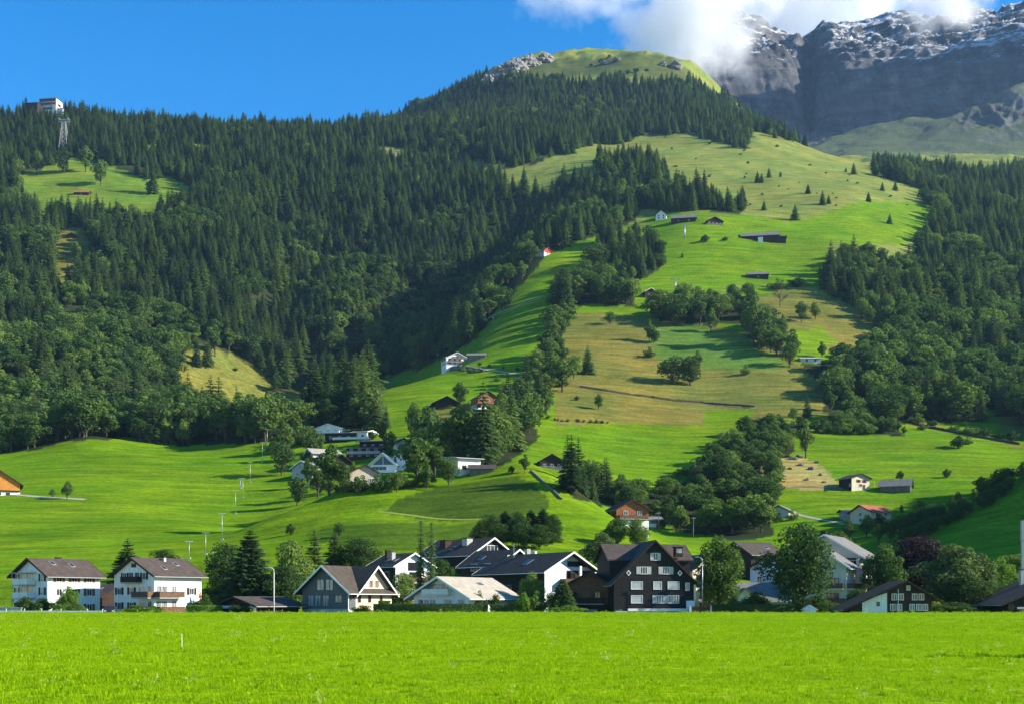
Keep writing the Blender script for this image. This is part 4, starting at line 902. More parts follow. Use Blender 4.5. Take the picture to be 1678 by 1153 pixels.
    for z in (2.0, 4.8): h.balcony('l', 2, z, 4.4, 1.3, 'rail', 1.0, 'trim'); h.win('l', 2, z+.1, 2.2, 1.9, 'darkwood', None, 'glass', 2); h.balcony('f', 0, z, 6, 1.2, 'rail', 1.0, 'trim')
    # farmhouse, half white half timber
    h = House('farmhouse', 'low farmhouse with broad gable, left part white plaster and right part brown timber', 12.8, 10, 3.4, 2.4, 'darkwood', 'roofdark', px=1447, D=202, rot=-3, ov=.9, oe=1.2, xo=2.4, hl=1.7, th=.2, group=V)
    b = MB(); y = -h.d/2; b.add([(-4.5,y-.05,-2),(-.6,y-.05,-2),(-.6,y-.05,4.05),(-4.5,y-.05,2.72),(-4.5,y,-2),(-.6,y,-2),(-.6,y,4.05),(-4.5,y,2.72)], [(0,1,2,3),(0,3,7,4),(1,5,6,2),(3,2,6,7)]); b.build('plaster_wall', 'white', h.o)
    for a in (.55, 1.6, 3.75, 4.8): h.win('f', a, 2.85, .85, 1.05, 'trim', None, 'glass', 1)
    for a in (.3, 1.35, 3.35, 4.4, 5.4): h.win('f', a, 1.2, .85, 1.05, 'trim', None, 'curtain', 1)
    h.win('f', 2.75, 4.4, .6, .8, 'trim', None, 'shutterlight', 0); h.win('f', -2.0, 1.9, .5, .7, 'darkwood', None, 'glass', 0, .05); h.door('f', -3.2, -1.1, .9, 1.9, 'brownwood')
    h.part('mast', 'palemetal', [(.86,.92,y-1.1,y-1.04,-1,4.6)])
    # dark house at the right edge
    h = House('dark_house', 'dark low house cut by the right edge with rust brown garage door', 14, 11, 2.6, 3.1, 'blackwood', 'roofdark', px=1694, D=204, rot=4, ov=1, oe=1.6, group=V)
    h.garage('f', -2.6, -1.2, 5.2, 2.5, 'redwood'); h.part('lintel', 'trimgrey', [(-5.6,.4,-h.d/2-.2,-h.d/2-.02,1.4,1.75)]); h.part('post', 'darkwood', [(-6.9,-6.7,-h.d/2-1.0,-h.d/2-.8,-2,2.3)]); h.chimney(-1, 2, 2.6, 'concrete', .8)

def simple(name, label, px, py, w, d, hw, rise, wall, roof, rot=0, ridge='y', wins=0, trim='darkwood', cat='house', door=None, base=None, group=None, two=False, oe=.8, **kw):
    h = House(name, label, w, d, hw, rise, wall, roof, px=px, py=py, rot=rot, ridge=ridge, trim=trim, cat=cat, group=group, oe=oe, deep=5, **kw)
    if base: h.part('base_wall', base, [(-w/2-.04, w/2+.04, -d/2-.04, d/2+.04, -4.8, hw*.42)])
    fr = 'trim' if wall not in ('white',) else 'rail'
    for r_ in range(2 if two else 1):
        z = hw*.28+r_*hw*.42
        for i in range(wins): h.win('f', (i-(wins-1)/2)*w/(wins+.3), z, min(1.3, w/(wins+1)*.6), 1.2, fr, None, 'glass', 1, .05)
        for i in range(max(1, wins-1)): h.win('r', (i-(wins-2)/2)*d/(wins+.3), z, 1.1, 1.2, fr, None, 'glass', 1, .05); h.win('l', (i-(wins-2)/2)*d/(wins+.3), z, 1.1, 1.2, fr, None, 'glass', 1, .05)
    if door: h.door('f', door, 0, 1.6, 2.2, 'darkwood')
    return h

def hillside():
    G = 'houses of the hillside hamlet'; B = 'farm buildings on the slopes'
    # hamlet
    h = simple('white_house', 'white villa with low pale hipped looking roof at the top of the hamlet', 540, 712, 13, 9, 3.0, 2.0, 'white', 'roofwhite', -15, 'y', 3, 'trim', group=G); h.balcony('f', 0, .6, 12, 1.4, 'trim')
    h = simple('flat_house', 'long dark house with pale flat roof edge just below the pale roofed villa', 572, 722, 22, 9, 3.6, .5, 'darkwood', 'roofgrey', -8, 'x', 5, 'trim', group=G); h.balcony('f', 2, .5, 18, 1.6, 'trim')
    h = simple('white_house', 'small white house right of the long dark roofed house', 592, 720, 8, 8, 3.4, .9, 'white', 'roofgrey', -25, 'x', 2, 'trim', group=G)
    h = simple('terraced_house', 'dark terraced house in the middle of the hamlet above the white twin gables', 597, 752, 15, 9, 4.6, .6, 'darkwood', 'roofdark', -6, 'x', 4, 'trimgrey', group=G, two=True); h.balcony('f', 0, 2.2, 14, 1.4, 'shutterlight')
    h = simple('terraced_house', 'upper dark terraced house with flat slab roof in the hamlet', 612, 736, 12, 8, 3.6, .6, 'blackwood', 'roofgrey', -6, 'x', 3, 'trimgrey', group=G); h.balcony('f', 0, .4, 11, 1.4, 'darkwood')
    h = simple('chalet', 'cream chalet with broad beige roof and stacked balconies on the left of the hamlet', 531, 764, 12, 10, 5.4, 2.2, 'cream', 'roofbeige', 28, 'x', 3, 'trim', group=G, two=True); h.balcony('f', 0, 2.4, 11, 1.3, 'rail')
    h = simple('white_house', 'grey gabled house beside the round tree at lower left of the hamlet', 498, 784, 9, 9, 4.2, 2.8, 'greyplaster', 'roofgrey', -20, 'y', 2, 'trim', group=G)
    h.win('f', 0, 4.2, 1.6, 1.2, 'trimgrey', None, 'curtain')
    h = simple('chalet', 'dark brown chalet with steep roof between the cream chalet and the white twin gables', 556, 772, 8, 9, 4.0, 2.8, 'darkwood', 'roofbrown', 20, 'y', 2, group=G)
    # white modern twin gable villa
    h = House('modern_villa', 'bright white modern villa with two glazed gables in the hamlet', 10.5, 9, 3.3, 4.4, 'white', 'roofwhite', px=629, py=775, rot=-8, trim='trim', ov=1.2, oe=.5, deep=6, group=G)
    b = MB(); y = -h.d/2-.03; b.add([(-4.2,y,3.3),(4.2,y,3.3),(0,y,6.9),(-4.2,y+.03,3.3),(4.2,y+.03,3.3),(0,y+.03,6.9)], [(0,1,2),(0,3,4,1),(1,4,5,2),(2,5,3,0)]); o = b.build('gable_window', 'glass', h.o)
    h.part('mullion', 'trim', [(-.1,.1,y-.05,y-.004,3.3,6.8), (-4.3,4.3,y-.05,y-.004,3.1,3.3)]); h.win('f', -1.6, .5, 6, 2.2, 'trim', None, 'glass', 3); h.balcony('f', -.6, .2, 12, 1.8, 'trim', .9, 'trim')
    b = MB(); b.prism([(2.0,-5),(9.4,-5),(9.4,4.0),(5.2,8.0),(2.0,5.0)], -1.0, 7.5); b.build('rear_gable_wall', 'white', h.o)
    b = MB(); b.prism([(1.6,4.68),(5.2,8.06),(9.9,3.58),(9.9,3.82),(5.2,8.3),(1.6,4.92)], -1.7, 8.1); b.build('rear_roof', 'roofwhite', h.o)
    b = MB(); b.box(3.4,4.6,-1.06,-1.02,4.4,6.0); b.build('pane', 'glass', h.o)
    h = simple('small_house', 'small pale house with grey gable roof below the white twin gables', 594, 796, 9, 8, 3.6, 2.4, 'beige', 'roofgrey', 20, 'y', 2, group=G)
    h = simple('hut', 'tiny dark hut with cream front on the grass above the white twin gables', 659, 735, 5.5, 5, 2.6, 1.9, 'cream', 'roofbrown', 30, 'y', 1, cat='hut', group=G)
    h = simple('white_house', 'white cube house with flat roof at the right end of the hamlet', 765, 776, 7.5, 7, 4.6, .5, 'white', 'roofgrey', 26, 'x', 2, 'trim', group=G)
    h = simple('white_house', 'grey walled flat roofed house just left of the white cube house', 746, 762, 8, 7, 3.0, .6, 'greyplaster', 'roofgrey', 10, 'x', 3, 'trim', group=G)
    h = simple('shed', 'low wooden shed roof showing over the crest of the round mound', 790, 776, 7, 5, 1.8, 1.0, 'greywood', 'roofbrown', 0, 'x', 0, cat='shed', group=G)
    # lone barns
    h = simple('barn', 'dark timber barn with broad gable standing alone on the bright meadow above the mound', 903, 768, 9.8, 9, 2.9, 2.8, 'darkwood', 'roofdark', 8, 'y', 3, base='greywood', cat='barn', group=B, oe=1.2)
    h = simple('orange_chalet', 'orange red chalet with white base peeking over the grassy mound shoulder', 1033, 865, 9.5, 9, 5.2, 2.6, 'redwood', 'roofdark', 16, 'y', 2, base='white', cat='chalet', two=True, group=B); h.balcony('f', 0, 2.6, 8.4, 1.1, 'rail')
    h = simple('shed', 'small grey roofed shed right of the orange red chalet', 1062, 862, 9, 6, 2.4, 1.0, 'greywood', 'roofgrey', 10, 'x', 1, cat='shed', base='white', group=B)
    h = simple('stone_house', 'square cream house with shallow roof and arched door on the right meadow', 1407, 803, 8.4, 8, 4.8, 1.5, 'cream', 'roofbrown', 22, 'y', 1, cat='house', oe=1.1, group=B); h.part('side_cladding', 'darkwood', [(-4.26,-4.22,-3.95,3.95,-1,4.7)]); h.door('f', 1.6, 0, 1.3, 2.2); h.win('f', -1, 3.0, 1.1, 1.1, 'rail', 'shutterred'); h.win('f', 1.8, 3.0, 1.1, 1.1, 'rail', 'shutterred')
    h = simple('barn', 'weathered grey barn with pale shingle roof right of the square cream house', 1470, 806, 11, 7.5, 2.6, 2.4, 'greywood', 'roofgrey', -22, 'x', 0, cat='barn', group=B)
    h = simple('farmhouse', 'peach farmhouse with red clay roof among bushes on the lower right slope', 1438, 860, 9.5, 9, 4.4, 2.2, 'peach', 'roofred', 32, 'x', 2, cat='house', two=True, group=B)
    h = simple('annex', 'grey flat roofed annex at the left side of the red roofed farmhouse', 1405, 852, 9, 6, 3.0, .6, 'greyplaster', 'roofgrey', 0, 'x', 2, cat='house', group=B)
    h = simple('hut', 'small pale green roofed hut half buried in shrubs left of the red roofed farmhouse', 1280, 848, 7, 6, 2.4, 1.8, 'cream', 'roofgrey', -30, 'y', 1, cat='hut', group=B)
    # orange barn at the left edge
    h = simple('orange_barn', 'orange timber barn on white base cut by the left edge of the meadow', -8, 812, 14, 14, 4.6, 4.6, 'orangewood', 'roofbrown', 24, 'y', 0, cat='barn', group=B, oe=1.2); h.part('base_wall', 'white', [(-7.05,7.05,-h.d/2-.06,-h.d/2+1,-4,1.6)]); h.part('beam', 'darkwood', [(-7.0,7.0,-h.d/2-.4,-h.d/2-.08,1.6,2.1)])
    for a in (-3, 0, 3): h.win('f', a, .3, 1.4, 1.0, 'rail', None, 'glass', 1, .07)
    # upper farm
    h = simple('white_farmhouse', 'white farmhouse with wide gable and wooden balconies on the steep meadow', 747, 600, 14.5, 12, 5.0, 3.4, 'white', 'roofgrey', 18, 'y', 4, 'trim', cat='house', two=True, group=B); h.balcony('f', -.5, 2.3, 11, 1.2, 'rail'); h.balcony('f', 0, 4.8, 6, 1.0, 'rail'); h.win('f', 0, 5.1, 1.4, 1.3, 'rail')
    h = simple('barn', 'grey barn with pale roof just above and right of the white farmhouse', 781, 590, 11, 7, 3.0, 1.7, 'greywood', 'roofgrey', -4, 'x', 3, cat='barn', group=B)
    h = simple('hut', 'low dark barn with sagging roof left of the tall brown timber house', 731, 667, 12, 8, 2.4, 3.0, 'darkwood', 'roofbrown', 12, 'y', 0, cat='barn', group=B, oe=1.4)
    h = simple('timber_house', 'tall brown timber house on a white base standing alone above the copse', 797, 671, 11, 9, 5.6, 3.3, 'redwood', 'roofbrown', 24, 'y', 3, base='white', cat='house', two=True, group=B)
    h = simple('chalet', 'small dark chalet with white window strip at the edge of the tree row', 1066, 487, 9, 8, 3.8, 2.4, 'darkwood', 'roofdark', 12, 'y', 2, 'trim', cat='chalet', group=B); h.part('flag', 'redcloth', [(4.6,4.66,-5.2,-4.2,2.4,4.2)])
    h = simple('white_house', 'white house with red timber gable at the wood edge on the middle slope', 893, 419, 9, 12, 3.6, 2.6, 'white', 'roofdark', 48, 'y', 1, 'redwood', cat='house', group=B); b = MB(); y = -h.d/2-.04; b.add([(-4.4,y,2.2),(4.4,y,2.2),(4.4,y,3.5),(0,y,6.0),(-4.4,y,3.5),(-4.4,y+.04,2.2),(4.4,y+.04,2.2),(4.4,y+.04,3.5),(0,y+.04,6.0),(-4.4,y+.04,3.5)], [(0,1,2,3,4),(0,5,6,1),(1,6,7,2),(2,7,8,3),(3,8,9,4),(4,9,5,0)]); b.build('gable_boards', 'redcloth', h.o)
    h = simple('chalet', 'dark chalet roof showing between trees under the high farms', 1018, 394, 10, 9, 3.0, 3.0, 'darkwood', 'roofdark', 0, 'y', 2, cat='chalet', group=B)
    h = simple('chalet', 'dark chalet with white gable windows hidden in the wooded knoll', 982, 452, 10, 9, 4.0, 2.8, 'darkwood', 'roofdark', 20, 'y', 2, 'trim', cat='chalet', group=B)
    # high farms
    h = simple('white_house', 'white house with steep dark gable at the left of the high farms', 1084, 361, 9.5, 9, 4.6, 4.2, 'white', 'roofdark', -12, 'y', 2, cat='house', two=True, group=B)
    h = simple('barn', 'long grey brown barn between the white house and the dark chalet of the high farms', 1121, 365, 21, 9, 4.2, 3.4, 'darkwood', 'roofgrey', -10, 'x', 2, cat='barn', group=B)
    h = simple('chalet', 'dark chalet with pale upper windows at the right end of the high farms', 1171, 369, 14, 10, 3.2, 3.4, 'darkwood', 'roofdark', 8, 'y', 4, base='stone', cat='chalet', group=B)
    h = simple('barn', 'long dark barn with grey roof alone on the bright high meadow', 1247, 396, 31, 11, 5.0, 3.6, 'darkwood', 'roofgrey', -10, 'x', 0, cat='barn', group=B); h.part('white_silo', 'trim', [(-2,2,-h.d/2-3.2,-h.d/2-.05,-3,2.6)]); h.part('side_shed', 'darkwood', [(15.6,21,-5,3,-4,3.2)]); h.part('shed_roof', 'roofgrey', [(15.56,21.8,-5.8,3.8,3.2,3.5)])
    h = simple('barn', 'small dark barn with light roof below the long barn near the shrubs', 1243, 457, 15, 8, 3.6, 2.4, 'darkwood', 'roofgrey', -8, 'x', 1, cat='barn', group=B)
    h = simple('hut', 'little hut with bright orange roof in the left forest clearing', 133, 320, 16, 8, 3.0, 2.6, 'darkwood', 'roofred', 0, 'x', 1, cat='hut', group=B)
    h = simple('hut', 'tiny dark barn in the small yellow clearing of the left forest', 117, 391, 9, 7, 2.4, 3.0, 'darkwood', 'roofbrown', 10, 'y', 0, cat='barn', group=B)
    h = simple('long_building', 'long white roofed building showing among the firs below the ridge', 640, 251, 34, 9, 2.6, 1.6, 'cream', 'roofwhite', 6, 'x', 5, 'trim', group=B)
    h = simple('long_building', 'white roofed shelter half hidden by trees right of the round hillock', 1329, 594, 12, 6, 2.6, .8, 'white', 'roofwhite', 0, 'x', 2, 'trim', cat='shelter', group=B)
    # mountain station on the ridge
    x, y, z = ground_at(78, 199); h = House('mountain_station', 'tall dark glazed cable car station with white base on the wooded ridge', 24, 18, 30, .6, 'white', 'roofdark', px=79, py=198, rot=-8, ridge='x', cat='station', ov=.6, oe=.6, deep=14)
    h.part('dark_front', 'blackwood', [(-12.05,12.05,-9.2,-9.03,20,29.6)])
    for i in range(3):
        for j in range(2): h.win('f', -7+i*7, 20.8+j*4.4, 5, 3.2, 'trim', None, 'glass', 2, .22)
    for z in (20, 24.4): h.part('gallery', 'trim', [(-10,10,-10.6,-9.2,z,z+.5)])
    h.part('redpanel', 'redcloth', [(4,10,-9.3,-9.21,20.6,23)]); h.win('r', 0, 21, 8, 4, 'trim', None, 'glass', 3); h.win('f', 0, 15, 14, 3, 'trim', None, 'glass', 5)
    h = simple('station_annex', 'lower dark annex left of the cable car station on the ridge', 52, 198, 17, 12, 24, 1.4, 'darkwood', 'roofdark', -8, 'x', 3, cat='station'); h = simple('station_annex', 'small white terrace building right of the cable car station on the ridge', 98, 200, 9, 8, 18, .6, 'white', 'roofgrey', -8, 'x', 2, cat='station')

# ------------------------------------------------------------------ village greenery (column, row of the top, distance, crown width in columns)
def vtree(kind, name, px, top, D, wpx, label, cat='tree', group=None):
    x = (px-CX)/F*D; z = tz(x, D)-.15; h = EYE+(HY-top)/F*D-z
    tm, cm, jm = LIB[kind]
    bw = max(cm.vertices[0].co.x for _ in (0,)) if False else LIBW[kind]
    plant(kind, name, x, D, z, h, wpx*D/F/bw/h, label, cat, group)
LIBW = {}
for k, (tm, cm, jm) in LIB.items():
    co_ = np.empty(len(cm.vertices)*3, np.float32); cm.vertices.foreach_get('co', co_); co_ = co_.reshape(-1, 3); q = np.abs(co_[:,:2]).max(1); LIBW[k] = 2*np.percentile(q, 86)
def village_green():
    V = 'trees among the valley houses'
    T = [('fine_spruce_c','spruce_tree',209,880,246,50,'spruce with ragged crown rising behind the white chalet at left'),
     ('fine_leaf_a','broadleaf_tree',266,899,262,44,'round dark leafy crown showing over the roof of the second white chalet'),
     ('fine_spruce_a','spruce_tree',410,866,228,66,'big dark spruce between the low garage and the street lamp'),
     ('fine_leaf_a','broadleaf_tree',372,888,236,54,'dark leafy tree touching the left side of the big dark spruce'),
     ('fine_leaf_d','broadleaf_tree',350,960,232,60,'low dark leafy tree at the foot of the big dark spruce'),
     ('fine_leaf_d','broadleaf_tree',478,880,238,54,'leafy tree with yellowish side right of the street lamp'),
     ('fine_leaf_a','broadleaf_tree',466,925,226,46,'dark leafy tree directly left of the grey gabled house'),
     ('fine_spruce_b','spruce_tree',515,866,243,40,'ragged spruce rising above the roof of the grey gabled house'),
     ('fine_spruce_b','spruce_tree',549,866,262,32,'slim pale conifer behind the ridge of the grey gabled house'),
     ('fine_leaf_a','broadleaf_tree',590,880,262,52,'dark rounded tree behind the peach gable'),
     ('column_conifer','columnar_conifer',690,849,229,15,'left one of two very slim columnar conifers beside the white villa'),
     ('column_conifer','columnar_conifer',707,852,228,16,'right one of two very slim columnar conifers beside the white villa'),
     ('fine_leaf_d','broadleaf_tree',660,935,226,40,'leafy tree below the dark roofed house with white end gable'),
     ('fine_leaf_a','broadleaf_tree',726,915,240,34,'dark tree at the foot of the two slim columnar conifers'),
     ('fine_leaf_c','broadleaf_tree',872,930,214,32,'young leafy tree in front of the dark side of the chalet block'),
     ('cone_cypress','cone_cypress',922,948,204,34,'dense cone shaped cypress beside the small brown chalet'),
     ('fine_leaf_b','broadleaf_tree',984,868,262,46,'olive leafy tree squeezed between chalet block and black chalet'),
     ('fine_leaf_d','broadleaf_tree',1012,846,300,34,'light green tree on the slope behind the roof of the black chalet'),
     ('fine_leaf_d','broadleaf_tree',1044,848,300,30,'thin light tree beneath the orange red chalet'),
     ('fine_leaf_c','broadleaf_tree',1178,866,221,60,'tall drooping green tree beside the right street lamp'),
     ('fine_leaf_a','broadleaf_tree',1163,915,226,26,'small dark tree at the left flank of the tall drooping tree'),
     ('fine_leaf_a','broadleaf_tree',1312,857,207,90,'huge dark maple with full round crown in front of the cream block'),
     ('fine_leaf_d','broadleaf_tree',1372,868,276,60,'green tree behind the roofs of the cream block'),
     ('fine_leaf_c','broadleaf_tree',1404,960,212,30,'leafy garden tree in front of the cream block balconies'),
     ('fine_leaf_c','broadleaf_tree',1450,880,232,52,'tall grey green tree rising behind the half timber farmhouse'),
     ('purple_leaf','copper_beech',1502,876,238,84,'dark purple copper beech right of the tall grey green tree'),
     ('fine_leaf_b','broadleaf_tree',1558,884,215,74,'pale olive birch with loose crown near the right edge'),
     ('fine_leaf_b','broadleaf_tree',1602,900,222,60,'second pale olive birch leaning towards the bright garden tree'),
     ('bright_leaf','broadleaf_tree',1640,912,236,50,'bright yellow green garden tree near the dark house at right'),
     ('fine_leaf_a','broadleaf_tree',1588,940,212,80,'dark understorey tree beneath the pale olive birches'),
     ('fine_leaf_d','broadleaf_tree',1666,905,262,60,'green tree behind the roof of the dark house at right'),
     ('bright_leaf','broadleaf_tree',112,958,205,24,'small bright green tree in front of the first white house')]
    for t in T: vtree(*t, group=V)
    S = [('fine_bush_b',42,976,206,24,'dark round shrub under the balconies of the first white house'), ('fine_bush_b',70,978,206,28,'wide dark shrub next to the round one under the balconies'),
     ('fine_bush_c',98,980,204,22,'light green shrub left of the small bright tree'), ('fine_bush_a',128,986,204,26,'low shrub right of the small bright tree'),
     ('fine_bush_c',222,990,207,40,'low bright shrub row under the second white chalet'), ('fine_bush_c',250,991,207,26,'bright small shrub under the corner balcony'),
     ('fine_bush_a',333,972,214,30,'pale green shrub at the right corner of the second white chalet'), ('fine_bush_b',595,990,205,26,'dark spiky shrub at the foot of the peach wall'),
     ('fine_bush_c',858,969,203,26,'round yellowish garden shrub right of the villa'), ('fine_bush_a',882,967,204,30,'large garden shrub between villa and cypress'), ('fine_bush_b',904,968,203,17,'dark rounded shrub touching the cypress'),
     ('fine_bush_c',930,991,200,50,'low light shrub row in front of the small brown chalet'), ('fine_bush_a',1128,972,208,20,'green shrub at the white corner of the black chalet'),
     ('fine_bush_b',1240,968,212,40,'dark garden shrub below the tiled roof'), ('fine_bush_a',1205,975,212,30,'green shrub left of the small white gable'),
     ('fine_bush_b',1340,975,208,50,'dark shrub under the right side of the maple'), ('fine_bush_a',1524,981,201,30,'rounded pale shrub at the right end of the farmhouse'),
     ('fine_bush_b',1560,985,203,60,'dark low shrub beneath the birches'), ('fine_bush_b',1620,980,206,40,'dark shrub left of the dark house'), ('fine_bush_b',455,975,214,40,'dark shrub behind the left street lamp'),
     ('fine_bush_b',400,985,204,34,'dark shrub in front of the low garage'), ('fine_bush_a',786,966,207,16,'spiky garden plant at the sunlit villa wall'), ('fine_bush_b',812,972,207,18,'small dark plant at the sunlit villa wall')]
    for k, px, top, D, w, lab in S: vtree(k, 'shrub', px, top, D, w, lab, 'shrub', 'garden shrubs')
    # the dark clump of conifers on the foot of the mound
    for px, top, D, w, k in ((786,850,292,28,'fine_spruce_b'),(806,842,294,32,'fine_leaf_a'),(828,836,296,36,'fine_spruce_a'),(850,838,294,34,'fine_leaf_a'),(870,834,297,32,'fine_spruce_a'),(890,832,296,36,'fine_spruce_a'),(905,842,292,28,'fine_leaf_a'),(818,856,286,34,'fine_leaf_a'),(858,856,284,36,'fine_leaf_a'),(884,858,284,34,'fine_leaf_a')):
        vtree(k, 'dark_tree', px, top, D, w, 'dark tree in the dense clump on the foot of the grassy mound', group='clump of dark trees at the mound')
    # clipped hedges
    def hedge(px0, px1, D, h, th, m, label):
        g = np.random.default_rng(int(px0)); x0, x1 = (px0-CX)/F*D, (px1-CX)/F*D; L = x1-x0; z = tz((x0+x1)/2, D); n = int(L*h*170+L*th*120)
        side = g.random(n) < .6; X = g.uniform(-L/2, L/2, n); Yv = np.where(side, -th/2+g.normal(size=n)*.04, g.uniform(-th/2, th/2, n)); Zv = np.where(side, g.uniform(0, h, n), h+g.normal(size=n)*.05)
        nrm = np.stack([g.normal(size=n)*.5, np.where(side, -1, 0)+g.normal(size=n)*.4, np.where(side, .2, 1)+g.normal(size=n)*.4], -1); nrm /= np.linalg.norm(nrm, axis=1)[:,None]
        a = np.cross(nrm, g.normal(size=(n,3))); a /= np.linalg.norm(a, axis=1)[:,None]; b = np.cross(nrm, a); s = g.uniform(.06, .13, n)[:,None]; P = np.stack([X, Yv, Zv], -1)
        Vv = np.stack([P+a*s, P+b*s*.7, P-a*s, P-b*s*.7], 1).reshape(-1, 3)
        o0 = len(Vv); q = .05; bx = np.array([(sx*(L/2-q), sy*(th/2-q), zz) for zz in (-.6, h-.05) for sx, sy in ((-1,-1),(1,-1),(1,1),(-1,1))])
        F4 = np.vstack([np.arange(o0).reshape(-1, 4), o0+np.array([(4,5,6,7),(0,1,5,4),(1,2,6,5),(2,3,7,6),(3,0,4,7)])])
        tag(mesh_obj('hedge', np_mesh('hedge', np.vstack([Vv, bx]), [F4], M[m]), None, ((x0+x1)/2, D, z)), label, 'hedge')
    hedge(612, 800, 203, 1.75, 1.0, 'leafdark', 'long dark clipped hedge in front of the white villa')
    hedge(803, 852, 203, 1.65, 1.0, 'leafolive', 'sunlit yellow green hedge end right of the long dark hedge')
    hedge(306, 364, 205, 1.55, 1.0, 'leafbright', 'bright green clipped hedge left of the low garage')
    hedge(1166, 1300, 204, 1.7, 1.0, 'leafdark', 'dark clipped hedge before the tiled house')
    hedge(1337, 1356, 204, 1.9, 1.0, 'hedge', 'short square hedge block right of the maple trunk')
    hedge(620, 640, 206, 2.3, 1.0, 'leafbright', 'small bright hedge piece behind the long dark hedge')

